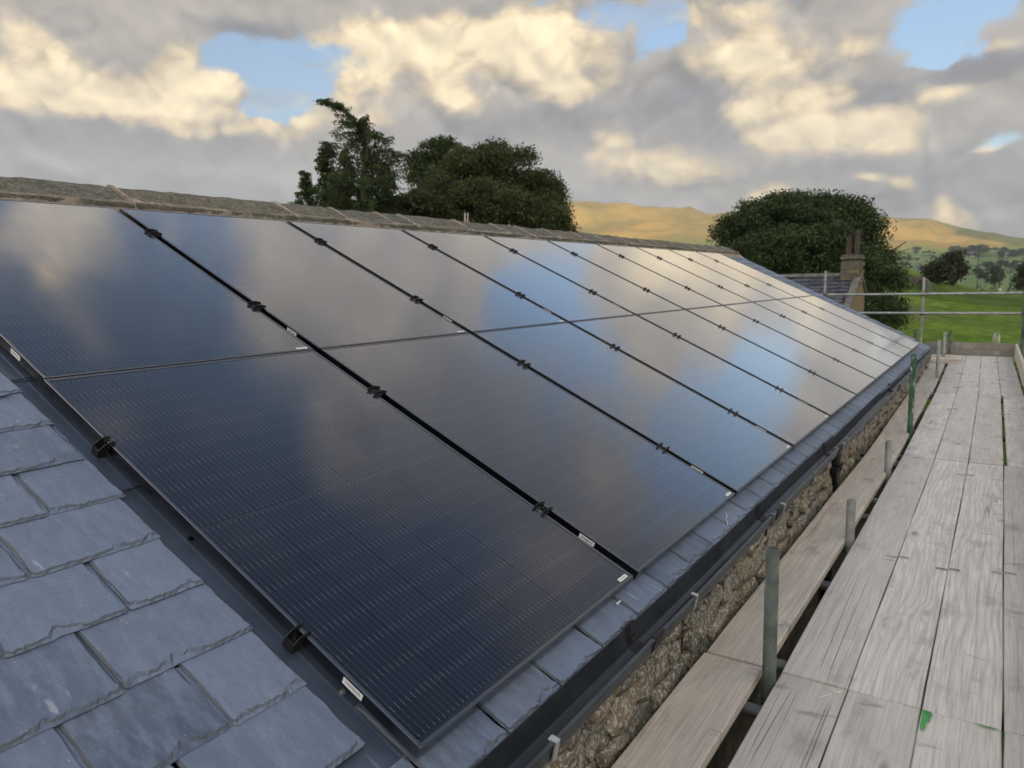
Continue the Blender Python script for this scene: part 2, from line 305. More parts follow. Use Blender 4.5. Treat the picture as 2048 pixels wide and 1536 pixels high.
M['coping'] = simple('verge_coping', (.16, .155, .145), .9, var=.3, scale=3)
M['bluer'] = simple('farm_slate', (.075, .08, .10), .6, var=.6, scale=5)
M['render'] = simple('pale_render', (.62, .60, .55), .9, var=.1)
def leaf_mat(name, c1, c2, c3=None):
    m, n, b = mat(name); at = n.node('ShaderNodeAttribute', attribute_name='tint', out=2)
    col = n.mix(n.ss(at, .0, .75), c1, c2)  # tint contrast also paints in lit and shaded clumps
    if c3: col = n.mix(n.ss(at, .75, 1.0), col, c3)
    n.put(b.inputs['Base Color'], col); b.inputs['Roughness'].default_value = .55; b.inputs['Specular IOR Level'].default_value = .35
    b.inputs['Subsurface Weight'].default_value = 0
    tl = n.node('ShaderNodeBsdfTranslucent', {0: col}); o = [x for x in n.n if x.type == 'OUTPUT_MATERIAL'][0]
    n.l.new(n.node('ShaderNodeMixShader', {0: .22, 1: b.outputs[0], 2: tl}), o.inputs[0]); return m
M['leaf_syc'] = leaf_mat('sycamore_leaf', (.026, .038, .010), (.088, .112, .034), (.18, .18, .075))
M['leaf_dark'] = leaf_mat('dark_sycamore_leaf', (.020, .036, .010), (.070, .108, .032), (.17, .20, .09))
M['leaf_larch'] = leaf_mat('larch_needle', (.038, .062, .020), (.070, .105, .030), (.11, .14, .04))
M['leaf_thorn'] = leaf_mat('hawthorn_leaf', (.030, .040, .016), (.055, .062, .026), (.08, .08, .035))
M['leaf_far'] = leaf_mat('far_tree_leaf', (.045, .070, .040), (.075, .105, .060))  # leaf colour lightened to paint in distance haze
# ------------------------------------------------------------------ mesh helpers
class MB:
    def __init__(s): s.v = []; s.f = []; s.uv = []; s.mi = []
    def add(s, vs, fs, mi=0, uvs=None):
        o = len(s.v); s.v += [tuple(v) for v in vs]
        for k, f in enumerate(fs):
            s.f.append(tuple(o+i for i in f)); s.mi.append(mi); s.uv.append(uvs[k] if uvs else None)
    def box(s, a, b, mi=0):
        x0, y0, z0 = a; x1, y1, z1 = b
        s.add([(x0, y0, z0), (x1, y0, z0), (x1, y1, z0), (x0, y1, z0), (x0, y0, z1), (x1, y0, z1), (x1, y1, z1), (x0, y1, z1)],
              [(0, 3, 2, 1), (4, 5, 6, 7), (0, 1, 5, 4), (1, 2, 6, 5), (2, 3, 7, 6), (3, 0, 4, 7)], mi)
    def cbox(s, a, b, c=.002, mi=0):
        """box with chamfered edges"""
        bm = bmesh.new(); bmesh.ops.create_cube(bm, size=1)
        for v in bm.verts:
            v.co = Vector([(a[i]+b[i])/2 + v.co[i]*(b[i]-a[i]) for i in range(3)])
        bmesh.ops.bevel(bm, geom=bm.edges[:], offset=c, segments=1, affect='EDGES')
        bm.verts.ensure_lookup_table(); s.add([v.co[:] for v in bm.verts], [[v.index for v in f.verts] for f in bm.faces], mi); bm.free()
    def tube(s, p0, p1, r, n=16, mi=0, r1=None, cap=True):
        p0, p1 = Vector(p0), Vector(p1); d = (p1-p0).normalized(); a = d.orthogonal().normalized(); b = d.cross(a); r1 = r if r1 is None else r1
        vs = []
        for p, rr in ((p0, r), (p1, r1)):
            for i in range(n):
                th = 2*PI*i/n; vs.append(p + a*math.cos(th)*rr + b*math.sin(th)*rr)
        fs = [(i, (i+1) % n, n+(i+1) % n, n+i) for i in range(n)]
        if cap: fs += [tuple(range(n-1, -1, -1)), tuple(range(n, 2*n))]
        s.add(vs, fs, mi)
    def pipe(s, p0, p1, r, ri, n=20, mi=0):
        """hollow tube, open ends"""
        p0, p1 = Vector(p0), Vector(p1); d = (p1-p0).normalized(); a = d.orthogonal().normalized(); b = d.cross(a); vs = []
        for p, rr in ((p0, r), (p1, r), (p1, ri), (p0, ri)):
            for i in range(n):
                th = 2*PI*i/n; vs.append(p + a*math.cos(th)*rr + b*math.sin(th)*rr)
        fs = []
        for k in range(4):
            for i in range(n): fs.append((k*n+i, k*n+(i+1) % n, ((k+1) % 4)*n+(i+1) % n, ((k+1) % 4)*n+i))
        s.add(vs, fs, mi)
    def sweep(s, pts, r, n=8, mi=0):
        for i in range(len(pts)-1): s.tube(pts[i], pts[i+1], r, n, mi)
    def extr(s, prof, y0, y1, mi=0, closed=True, steps=1, wob=0.0):
        """profile in (x,z) extruded along y"""
        n = len(prof); vs = []
        for k in range(steps+1):
            y = y0+(y1-y0)*k/steps; ox = wob*math.sin(y*1.7)*.6; oz = wob*math.sin(y*2.3+1)
            vs += [(x+ox, y, z+oz) for x, z in prof]
        fs = []
        for k in range(steps):
            for i in range(n if closed else n-1):
                j = (i+1) % n; fs.append((k*n+i, (k+1)*n+i, (k+1)*n+j, k*n+j))
        if closed: fs += [tuple(range(n)), tuple(range(steps*n+n-1, steps*n-1, -1))]
        s.add(vs, fs, mi)
    def mesh(s, name, mats, smooth=False):
        me = bpy.data.meshes.new(name); me.from_pydata(s.v, [], s.f)
        for m in (mats if isinstance(mats, (list, tuple)) else [mats]): me.materials.append(m)
        me.polygons.foreach_set('material_index', s.mi)
        if any(u is not None for u in s.uv):
            l = me.uv_layers.new(name='UVMap'); k = 0
            for f, u in zip(s.f, s.uv):
                for i in range(len(f)):
                    if u is not None: l.data[k].uv = u[i]
                    k += 1
        if smooth:
            me.polygons.foreach_set('use_smooth', [True]*len(me.polygons))
            try: me.set_sharp_from_angle(angle=math.radians(35))
            except Exception: pass
        me.update(); return me
    def build(s, name, mats, parent=None, smooth=False, **kw):
        return link(name, s.mesh(name, mats, smooth), parent, **kw)
def link(name, data, parent=None, loc=None, label=None, cat=None, group=None, kind=None, mw=None):
    o = bpy.data.objects.new(name, data); COL.objects.link(o)
    if parent is not None: o.parent = parent
    if mw is not None: o.matrix_world = mw
    if loc is not None: o.location = loc
    if label: o['label'] = label
    if cat: o['category'] = cat
    if group: o['group'] = group
    if kind: o['kind'] = kind
    return o
def roofm(u=0, v=0, n=0):
    p = RU*u + RV*v + RN*n
    return Matrix(((RU.x, RV.x, RN.x, p.x), (RU.y, RV.y, RN.y, p.y), (RU.z, RV.z, RN.z, p.z), (0, 0, 0, 1)))
def smoothcube(seed, nx=4, amp=.12, size=(1, 1, 1), round_=.25):
    """rough stone block"""
    r = np.random.RandomState(seed); bm = bmesh.new(); bmesh.ops.create_cube(bm, size=1)
    bmesh.ops.subdivide_edges(bm, edges=bm.edges[:], cuts=3, use_grid_fill=True)
    ph = r.rand(6)*6
    for v in bm.verts:
        c = v.co.copy(); L = c.length; k = 1 - round_*max(0, L-.55)
        nz = math.sin(c.x*7+ph[0])*math.cos(c.y*6+ph[1])*.5 + math.sin(c.z*8+ph[2]+c.x*3)*.5
        v.co = Vector((c.x*size[0], c.y*size[1], c.z*size[2]))*k*(1+amp*nz) + Vector(((r.rand()-.5)*amp*.25*size[0], (r.rand()-.5)*amp*.25*size[1], (r.rand()-.5)*amp*.25*size[2]))
    me = bpy.data.meshes.new('stone'); bm.to_mesh(me); bm.free(); return me
GZ = -3.3                                                       # yard level under the scaffold
# ------------------------------------------------------------------ terrain
def lerp(x, xs, ys): return np.interp(x, xs, ys)
def vnoise(x, y, seed=0):
    """cheap smooth value noise"""
    xi = np.floor(x).astype(int); yi = np.floor(y).astype(int); xf = x-xi; yf = y-yi
    xf = xf*xf*(3-2*xf); yf = yf*yf*(3-2*yf)
    def h(a, b):
        n = (a*374761393 + b*668265263 + seed*974711) & 0x7fffffff; n = ((n ^ (n >> 13))*1274126177) & 0x7fffffff
        return ((n ^ (n >> 16)) & 0xffff)/65535.0
    return (h(xi, yi)*(1-xf)+h(xi+1, yi)*xf)*(1-yf) + (h(xi, yi+1)*(1-xf)+h(xi+1, yi+1)*xf)*yf
def fbm(x, y, o=4, seed=0):
    s = 0; a = .5
    for i in range(o): s = s+a*vnoise(x*2**i+i*17.3, y*2**i+i*5.1, seed+i); a *= .5
    return s
TA = math.tan
def hill_el(az):                                                # skyline elevation (deg) of the far fells
    return lerp(az, [-180, -110, -70, -55, -45, -36, -31, -29, -26, -23, -20.5, -18.3, -15, -11, -8.3, -6.3, -4.4, -2.5, .9, 5, 20, 60, 120, 180],
                [6, 3, 2.5, 3, 4, 5.2, 5.9, 6.02, 5.72, 5.5, 5.25, 4.7, 4.35, 4.3, 4.2, 3.85, 3.7, 3.05, 2.15, 1.6, 1.2, 2, 6, 6])
def height(x, y):
    x = np.asarray(x, float); y = np.asarray(y, float)
    r = np.hypot(x-CAM.x, y-CAM.y); az_ = np.degrees(np.arctan2(x-CAM.x, y-CAM.y))
    brow = lerp(az_, [-180, -60, -20, -9, -6, -4.2, -3.2, -1.5, .5, 3, 30, 90, 180], [-2, -1, .5, 2.6, 2.3, 1.2, .3, -.9, -1.5, -2.0, -2, -2.5, -2.5])   # z at ~120 m
    valley = lerp(az_, [-180, -20, -8, -5, -3, 3, 180], [-4, -4, -3.0, -3.5, -10, -12, -10])
    E_ = np.tan(np.radians(hill_el(az_)))
    rr = np.clip(r, 1, None)
    z = np.zeros_like(r); stack = []
    R_ = [0, 16, 40, 70, 120, 150, 230, 420, 700, 1200, 1650, 2100, 2500, 3000, 3500, 4600]
    Z_ = [GZ+0*r, GZ+0*r, GZ+.1+0*r, GZ+.55+0*r+.25*(brow+2), brow, brow-.2, .5*brow+.5*valley, valley, 1.0+0*r, 15.+0*r, 42+0*r, 42+.36*(3000*E_-42), 42+.78*(3000*E_-42), 3000*E_, 3500*E_*.93, 4600*E_*.65]
    for i in range(len(R_)-1):
        f = np.clip((rr-R_[i])/(R_[i+1]-R_[i]), 0, 1); f = f*f*(3-2*f)
        m = (rr >= R_[i]) & (rr < R_[i+1]); z = np.where(m, Z_[i]*(1-f)+Z_[i+1]*f, z)
    z = np.where(rr >= R_[-1], Z_[-1], z)
    n1 = fbm(x/260, y/260, 4, 3)-.47
    z = z + n1*np.interp(rr, [0, 150, 700, 1700, 2300, 2900, 3100], [0, 0, 10, 16, 90, 14, 8])
    z = z - np.abs(fbm(x/130+az_*.05, y/330, 3, 15)-.47)*np.interp(rr, [0, 1800, 2200, 2900, 3100], [0, 0, 70, 3, 0])
    z = z + (fbm(x/14, y/14, 3, 9)-.47)*np.interp(rr, [0, 20, 45, 90, 200, 500], [0, .0, .7, 1.5, 2.0, 3])
    z = z + (fbm(x/2.2, y/2.2, 3, 5)-.47)*np.interp(rr, [0, 20, 40, 90, 300], [0, .0, .5, .7, 0])
    return z
def build_terrain():
    azs = np.concatenate([np.arange(-180, -70, 3.0), np.arange(-70, -32, .7), np.arange(-32, -12, .16), np.arange(-12, 3, .045), np.arange(3, 12, .6), np.arange(12, 180.01, 3.0)])
    rs = np.concatenate([[0.0, 3, 7, 12], np.exp(np.linspace(math.log(16), math.log(1500), 170)), np.linspace(1520, 3300, 110), [3500, 3800, 4200, 4600]])
    A, R = np.meshgrid(np.radians(azs), rs, indexing='ij')
    X = CAM.x + R*np.sin(A); Y = CAM.y + R*np.cos(A); Z = height(X, Y)
    # an unseen ridge, added separately, keeps the low sun off the farm
    na, nr = A.shape
    vs = np.stack([X.ravel(), Y.ravel(), Z.ravel()], 1)
    i = np.arange(na-1)[:, None]*nr + np.arange(nr-1)[None, :]
    f = np.stack([i, i+1, i+nr+1, i+nr], -1).reshape(-1, 4)
    me = bpy.data.meshes.new('ground'); me.from_pydata(vs.tolist(), [], f.tolist()); me.polygons.foreach_set('use_smooth', [True]*len(me.polygons))
    r = R.ravel(); x = X.ravel(); y = Y.ravel(); z = Z.ravel(); azd = np.degrees(A.ravel())
    near = np.array([.125, .215, .022]); near2 = np.array([.19, .28, .045]); rush_shade = np.array([.045, .070, .018]); olive = np.array([.15, .16, .055])
    c = np.zeros((len(r), 3))
    n0 = fbm(x/9, y/9, 4, 21); n2 = fbm(x/3.1, y/3.1, 3, 31)
    k = np.clip((n0-.35)*3, 0, 1)[:, None]; c[:] = near*(1-k)+near2*k
    k = np.clip((fbm(x/26, y/11, 3, 41)-.45)*6, 0, 1)[:, None]*np.clip((r-55)/20, 0, 1)[:, None]; c = c*(1-.8*k)+rush_shade*.8*k  # rush patches, darkened further to paint in the field's rolling shading
    k = np.clip((n2-.5)*4, 0, 1)[:, None]*.5; c = c*(1-k)+olive*k
    c *= np.interp(r, [0, 25, 48], [.42, .45, 1])[:, None]                # ground darker close to the camera
    # valley fields: patchwork
    cell = (np.floor(azd*1.1+.35*np.floor(r/230))*7.13 + np.floor(r/230+.12*azd)*3.7); h = np.modf(np.abs(np.sin(cell*12.9898))*43758.5)[0]
    fld = np.array([.12, .19, .075])[None]*(1-h[:, None]) + np.array([.20, .27, .11])[None]*h[:, None]
    edge = np.abs(np.modf(np.abs(r/230+.12*azd))[0]-.5) > .46
    fld[edge] = (.05, .07, .035)
    k = np.clip((r-260)/60, 0, 1)[:, None]; c = c*(1-k)+fld*k
    # moor on the fells
    mo = fbm(x/120, y/240, 5, 51); moor = np.array([.46, .32, .105])[None]*np.ones((len(r), 1)); 
    kk = np.clip((mo-.46)*5, 0, 1)[:, None]; moor = moor*(1-kk)+np.array([.34, .26, .09])*kk
    kk = np.clip((fbm(x/300, y/300, 4, 61)-.55)*7, 0, 1)[:, None]; moor = moor*(1-.75*kk)+np.array([.22, .23, .08])*.75*kk
    elv = np.degrees(np.arctan2(z-CAM.z, r))
    foot = 1.75 + .25*np.sin(azd*.9)+ 1.1*(fbm(azd/2.5, r/500, 3, 71)-.47) + np.where(azd < -15, .9, 0)
    low = np.clip((elv-foot)*6, 0, 1)[:, None]; c2 = np.array([.24, .27, .09])*(1-low)+moor*low
    k = np.clip((r-1650)/180, 0, 1)[:, None]; c = c*(1-k)+c2*k
    dark_slope = (np.clip((azd+3.6-.9*(elv-2.2)+1.2*(fbm(azd*1.5, elv*2, 3, 81)-.5))*2.5, 0, 1)*np.clip((elv-2.15+.25*(azd+1))*8, 0, 1)*(r > 1900))[:, None]       # darker green slope
    c = c*(1-.85*dark_slope)+np.array([.12, .145, .062])*.85*dark_slope
    ca = me.color_attributes.new('land', 'FLOAT_COLOR', 'POINT'); ca.data.foreach_set('color', np.concatenate([c, np.ones((len(c), 1))], 1).ravel())
    m, n, b = mat('pasture_and_moor'); at = n.node('ShaderNodeAttribute', attribute_name='land', out=0)
    geo = n.node('ShaderNodeNewGeometry', out=0)
    camd = n.v('LENGTH', geo, out=1)
    f1 = n.noise(n.mapping(geo, sc=(1, .45, 1)), 1.1, 6, .7); f2 = n.noise(n.mapping(geo, sc=(1, 1, .3)), .02, 8, .62)
    col = n.mix(n.m('MULTIPLY', n.ss(f1, .35, .65), n.ss(camd, 120, 400, .85, .0)), at, n.mix(.62, at, (.03, .060, .008), 'MIX'))
    col = n.mix(n.m('MULTIPLY', n.ss(f2, .48, .66), n.ss(camd, 400, 1500, 0, .5)), col, n.mix(.6, col, (.10, .12, .035)))
    n.put(b.inputs['Base Color'], col); b.inputs['Roughness'].default_value = .95; b.inputs['Specular IOR Level'].default_value = .08
    n.put(b.inputs['Normal'], n.bump(n.m('ADD', f1, n.m('MULTIPLY', f2, n.ss(camd, 400, 1500, 0, 30))), .8, .12))
    me.materials.append(m); return link('ground', me, kind='structure')
ground = build_terrain()
def build_added_fell():  # unseen high ground added behind the camera to block the low sun
    azs = np.arange(86, 250, 4.0); xs = []
    R_ = np.array([1900, 2300, 2700, 3000, 3500, 4400]); Hh = np.array([-20, 180, 520, 745, 640, -20])
    A, R = np.meshgrid(np.radians(azs), R_, indexing='ij'); X = CAM.x+R*np.sin(A); Y = CAM.y+R*np.cos(A)
    e = np.clip(np.minimum(azs-86, 246-azs)/26, 0, 1)[:, None]; Z = -20+(Hh[None, :]+20)*(e*e*(3-2*e)) + 60*(fbm(X/500, Y/500, 3, 91)-.5)*e
    na, nr = A.shape; i = np.arange(na-1)[:, None]*nr + np.arange(nr-1)[None, :]
    f = np.stack([i, i+1, i+nr+1, i+nr], -1).reshape(-1, 4)
    me = bpy.data.meshes.new('added_fell'); me.from_pydata(np.stack([X.ravel(), Y.ravel(), Z.ravel()], 1).tolist(), [], f.tolist()); me.polygons.foreach_set('use_smooth', [True]*len(me.polygons))
    me.materials.append(simple('added_fell_grass', (.20, .19, .08), .95, var=.3, scale=.004)); return link('added_sun_block_hill', me, kind='structure')
build_added_fell()
# yard of gravel and weeds below the scaffold
bm = bmesh.new(); bmesh.ops.create_grid(bm, x_segments=40, y_segments=120, size=1)
for v in bm.verts: v.co = Vector((1.5+v.co.x*4.2, 6+v.co.y*12, GZ+.03+.05*math.sin(v.co.x*19)*math.cos(v.co.y*33)+random.random()*.05))
me = bpy.data.meshes.new('path'); bm.to_mesh(me); bm.free()
m, n, b = mat('yard_gravel'); g = n.node('ShaderNodeNewGeometry', out=0)
cc = n.mix(n.ss(n.noise(g, 22, 6, .7), .35, .65), (.045, .038, .028), (.16, .145, .12)); cc = n.mix(n.ss(n.noise(g, 1.3, 4, .6), .50, .60), cc, (.07, .13, .025))
n.put(b.inputs['Base Color'], cc); b.inputs['Roughness'].default_value = .95; n.put(b.inputs['Normal'], n.bump(n.noise(g, 40, 5, .7), 1, .03)); me.materials.append(m)
link('path', me, kind='structure')
# ------------------------------------------------------------------ stone barn
barn = link('stone_barn', None, loc=(-3.49, 6, GZ), label='long rubble stone barn whose slate roof carries the solar panels', cat='barn')
BL = (3.49, -6, -GZ)                                            # barn-local offset of world origin
def bpart(mb, name, mats, parent=None, smooth=False, **kw):
    o = mb.build(name, mats, parent or barn, smooth, **kw)
    if parent is None: o.location = BL
    return o
VA = 3.86; apx = -VA*cp; apz = VA*sp
def endu(v): return 12.47 + .21*v
r_ = MB()
def slab(n0, n1, u0, v0, v1, ua, ub):
    P0 = [RU*u0+RV*v0, RU*ua+RV*v0, RU*ub+RV*v1, RU*u0+RV*v1]
    r_.add([p+RN*n0 for p in P0]+[p+RN*n1 for p in P0], [(3, 2, 1, 0), (4, 5, 6, 7), (0, 1, 5, 4), (1, 2, 6, 5), (2, 3, 7, 6), (3, 0, 4, 7)])
slab(-.16, -.088, -3.0, -.03, VA-.04, endu(0), endu(VA))
# far slope, mirrored about the ridge
def mir(p): return Vector((2*apx-p.x, p.y, p.z))
P0 = [RU*-3+RV*-.06, RU*endu(0)+RV*-.06, RU*endu(VA)+RV*(VA-.04), RU*-3+RV*(VA-.04)]
r_.add([mir(p+RN*-.16) for p in P0]+[mir(p+RN*-.07) for p in P0], [(0, 1, 2, 3), (7, 6, 5, 4), (4, 5, 1, 0), (5, 6, 2, 1), (6, 7, 3, 2), (7, 4, 0, 3)])
roof = bpart(r_, 'roof', simple('roofing_underlay', (.03, .032, .036), .9))
RL = Matrix.Translation(Vector((0, 0, 0)))
def on_roof(name, me, u, v, n, rz=0.0, tilt=0.0, **kw):
    o = link(name, me, roof, **kw); o.matrix_local = roofm(u, v, n) @ Matrix.Rotation(rz, 4, 'Z') @ Matrix.Rotation(tilt, 4, 'X'); return o
def slate_mesh(w, h, seed, rough=1.0, th=.0075):
    """riven slate: x across, y up-slope from the tail at y=0"""
    r = random.Random(seed); N_ = 30
    def jit(a): return (r.random()-.5)*a
    ch = [0.0]*(N_+1)
    for _ in range(4):
        c = r.random()*N_; wdt = 1+r.random()*3.2; dp = r.random()*.013*rough
        for i in range(N_+1): ch[i] += dp*math.exp(-((i-c)/wdt)**2)
    pts = []; mid = []; ins = []
    for i in range(N_+1):
        x = w*i/N_; e = ch[i]*.16 + abs(jit(.0032))*rough + (.004*rough if i in (0, N_) else 0)
        k1 = e+.003+abs(jit(.010))*rough+ch[i]*.6; k2 = k1+.003+abs(jit(.022))*rough*(.4+ch[i]*60)
        cl_ = lambda q: min(max(q, .004), w-.004)
        pts.append((x, e)); mid.append((cl_(x+jit(.005)), k1)); ins.append((cl_(x+jit(.009)), k2))
    for i in range(1, 12):
        y = h*i/12; e = abs(jit(.007))*rough; pts.append((w-e, y)); f_ = .001+abs(jit(.006))*rough; mid.append((w-e-f_, y+jit(.01))); ins.append((w-e-f_-.001-abs(jit(.008))*rough, y+jit(.012)))
    pts += [(w, h), (0, h)]; mid += [(w-.001, h), (.001, h)]; ins += [(w-.002, h), (.002, h)]
    for i in range(11, 0, -1):
        y = h*i/12; e = abs(jit(.007))*rough; pts.append((e, y)); f_ = .001+abs(jit(.006))*rough; mid.append((e+f_, y+jit(.01))); ins.append((e+f_+.001+abs(jit(.008))*rough, y+jit(.012)))
    n = len(pts); vs = [(x, y, 0) for x, y in pts] + [(x, y, th*.30) for x, y in pts] + [(x, y, th*(.55+jit(.3))) for x, y in mid] + [(x, y, th) for x, y in ins]
    fs = [(k*n+i, k*n+(i+1) % n, (k+1)*n+(i+1) % n, (k+1)*n+i) for k in range(3) for i in range(n)] + [tuple(range(3*n, 4*n)), tuple(range(n-1, -1, -1))]
    me = bpy.data.meshes.new('slate'); me.from_pydata([(x-w/2, y, z) for x, y, z in vs], [], fs); me.materials.append(M['slate']); me.update(); return me
TILT = -.040; TAIL = .017; HEAD = -.074
def lay(me, ul, ur, v, extra=0.0, rz=0.0):
    on_roof('slate', me, (ul+ur)/2, v, HEAD+TAIL+extra, rz, TILT)
G = .204
shared = [slate_mesh(.256, .42, 500+i) for i in range(10)]
# near left field of slates
k = 0
tails = [-.10] + [.107+G*i*1.008 for i in range(17)]
for ci, v in enumerate(tails):
    if ci == 0: continue
    edge = -.052 + random.uniform(-.008, .008); first = (.335 if ci % 2 == 1 else .205) + random.uniform(-.008, .008)
    u = edge; j = 0
    while u > -1.9:
        w = first if j == 0 else .256+random.uniform(-.012, .014)
        w0 = w-.004
        near = v < 2.2 and u > -1.0
        if near or abs(w-.256) > .02: me = slate_mesh(w0, .42, 1000+k, 1.05)
        else: me = shared[k % 10]
        lay(me, u-w, u, v+random.uniform(-.004, .004), random.uniform(0, .0025), random.uniform(-.006, .006)); u -= w; j += 1; k += 1
# eaves course along the whole roof
u = -.002-.257*5
for j in range(60):
    if u > 12.3: break
    w = .257
    me = slate_mesh(w-.004, .125 if u < -.1 else .30, 3000+j, 1.0) if j < 22 else shared[j % 10]
    vv = -.098 - .00 - .045*np.interp(u, [0, 4, 8, 12.5], [0, .1, .8, 1.3])
    lay(me, u, u+w, vv+random.uniform(-.004, .004), random.uniform(0, .002), random.uniform(-.006, .006)); u += w
# far verge beyond the last panels
for ci in range(1, 19):
    v = -.10+G*ci; e = endu(v+.1); u = e
    j = 0
    while u > 11.80:
        w = min(.34 if (ci % 2 and j == 0) else .257, u-11.66)
        lay(shared[(ci*3+j) % 10] if abs(w-.257) < .01 else slate_mesh(w-.004, .40, 4000+ci*10+j), u-w, u, v+random.uniform(-.003, .003), random.uniform(0, .002)); u -= w; j += 1
# ridge: long stone ridge tiles bedded in mortar
ru = [-3.0, -1.9, -.7, .38, 1.32, 2.52, 3.06, 3.57, 3.86, 4.65, 5.28, 5.75, 6.32, 7.0, 7.55, 8.3, 8.95, 9.5, 10.2, 10.85, 11.6, 12.25, 12.85, 13.25]
def ridge_tile(L, seed, tint=None):
    r = np.random.RandomState(seed); nu = max(4, int(L/.06)); prof = []
    # local frame: x along ridge, (y,z) world-like section about the apex
    leg = .285; th = .052
    a = [(-leg*cp, -leg*sp), (-leg*cp*.66, -leg*sp*.66), (-leg*cp*.33, -leg*sp*.33), (-.02, -.004), (.02, -.004), (leg*cp*.33, -leg*sp*.33), (leg*cp*.66, -leg*sp*.66), (leg*cp, -leg*sp)]
    # y axis points to +X world (towards eaves on our side)
    inn = [(leg*cp-.004, -leg*sp-.055), (0, -.06), (-leg*cp+.004, -leg*sp-.055)]
    P = a+inn; n = len(P); vs = []
    for i in range(nu+1):
        for j, (y, z) in enumerate(P):
            am = .009 if 0 < j < 7 else .006
            e = .006 if i in (0, nu) else 0
            vs.append((L*i/nu, y*(1-e)+(r.rand()-.5)*am, z+(r.rand()-.5)*am-e))
    fs = [tuple(range(n)), tuple(range(nu*n+n-1, nu*n-1, -1))]
    for i in range(nu):
        for j in range(n): fs.append((i*n+j, i*n+(j+1) % n, (i+1)*n+(j+1) % n, (i+1)*n+j))
    me = bpy.data.meshes.new('ridge_tile'); me.from_pydata([(y, x, z) for x, y, z in vs], [], [tuple(reversed(f)) for f in fs]); me.materials.append(M['ridge']); me.polygons.foreach_set('use_smooth', [True]*len(me.polygons)); me.set_sharp_from_angle(angle=.9); return me
for i in range(len(ru)-1):
    L = ru[i+1]-ru[i]-.016
    me = ridge_tile(L, 40+i)
    link('ridge_tile', me, roof, loc=(apx, ru[i]+.008, apz+random.uniform(-.005, .006)))
mo = MB(); rr_ = random.Random(5); N_ = 420; us = np.linspace(-3, 13.25, N_); vs = []
for i, u in enumerate(us):
    jt = min(abs(u-x) for x in ru); a = .012*math.sin(u*5.3)+.016*rr_.random()+(.03 if jt < .05 else 0)
    for (v, n_) in ((3.40, -.075), (3.475+.012*rr_.random(), -.052), (3.56, -.032), (3.585+a, .004+(.005 if jt < .04 else 0)), (3.66, -.03)): vs.append(RU*u+RV*v+RN*(n_+.003*rr_.random()))
mo.add(vs, [(i*5+j, (i+1)*5+j, (i+1)*5+j+1, i*5+j+1) for i in range(N_-1) for j in range(4)])
mo_o = mo.build('mortar_bedding', M['mortar'], roof)
for x in ru[1:-1]:                                              # pointing between the ridge tiles
    q = MB(); pr_ = [(-.272*cp, -.272*sp), (-.01, .002), (.01, .002), (.272*cp, -.272*sp), (.27*cp, -.272*sp-.04), (0, -.05), (-.27*cp, -.272*sp-.04)]
    q.add([(a, y+random.uniform(-.004, .004), z+.0035) for y in (-.013, .013) for a, z in pr_], [tuple(range(7)), tuple(range(13, 6, -1))]+[(i, 7+i, 7+(i+1) % 7, (i+1) % 7) for i in range(7)])
    q.build('ridge_joint', M['mortar'], roof, loc=(apx, x, apz))
# black flashing beside the first panels
def tray(v0, v1, name='flashing_strip'):
    q = MB(); pf = [(-.20, -.080), (-.062, -.0785), (-.058, -.0745), (-.004, -.0745), (.002, -.0725), (.06, -.0725), (.10, -.0725)]
    ns = 2; vs = []
    for v in (v0, v1): vs += [(u, v, n_) for u, n_ in pf]
    k = len(pf); q.add(vs, [(i, i+1, k+i+1, k+i) for i in range(k-1)])
    q.add([(u, v0, n_) for u, n_ in pf]+[(u, v0, n_-.003) for u, n_ in pf], [(k+i, k+i+1, i+1, i) for i in range(k-1)])
    me = q.mesh(name, M['tray']); return me
for v0, v1, lift in ((.022, 1.19, .004), (1.17, 1.87, .003), (1.845, 3.5, .006)):
    on_roof('flashing_strip', tray(v0, v1), 0, 0, lift)
for v, lift in ((1.17, .003), (1.845, .006)):                    # raised lap lines with their clip
    q = MB(); q.sweep([(-.075, v+.004, -.070+lift), (-.03, v+.002, -.068+lift), (.012, v-.002, -.062+lift), (.045, v-.002, -.058+lift)], .0022, 6); q.tube((.045, v-.004, -.060+lift), (.047, v-.006, -.040+lift), .004, 8)
    q.build('flashing_clip', M['clamp'], roof).matrix_local = roofm()
for u, v, mm in ((.012, .904, 'clamp'), (.008, .254, 'galv')):
    q = MB(); q.tube((0, 0, 0), (0, 0, .004), .008, 12); q.tube((0, 0, .004), (0, 0, .008), .0045, 6); on_roof('screw', q.mesh('screw', M[mm]), u, v, -.0685)
# tray under the panels, seen in the gaps
q = MB(); q.box((.10, .04, -.07), (11.70, 3.47, -.062)); on_roof('flashing_sheet', q.mesh('flashing_sheet', M['tray']), 0, 0, 0)
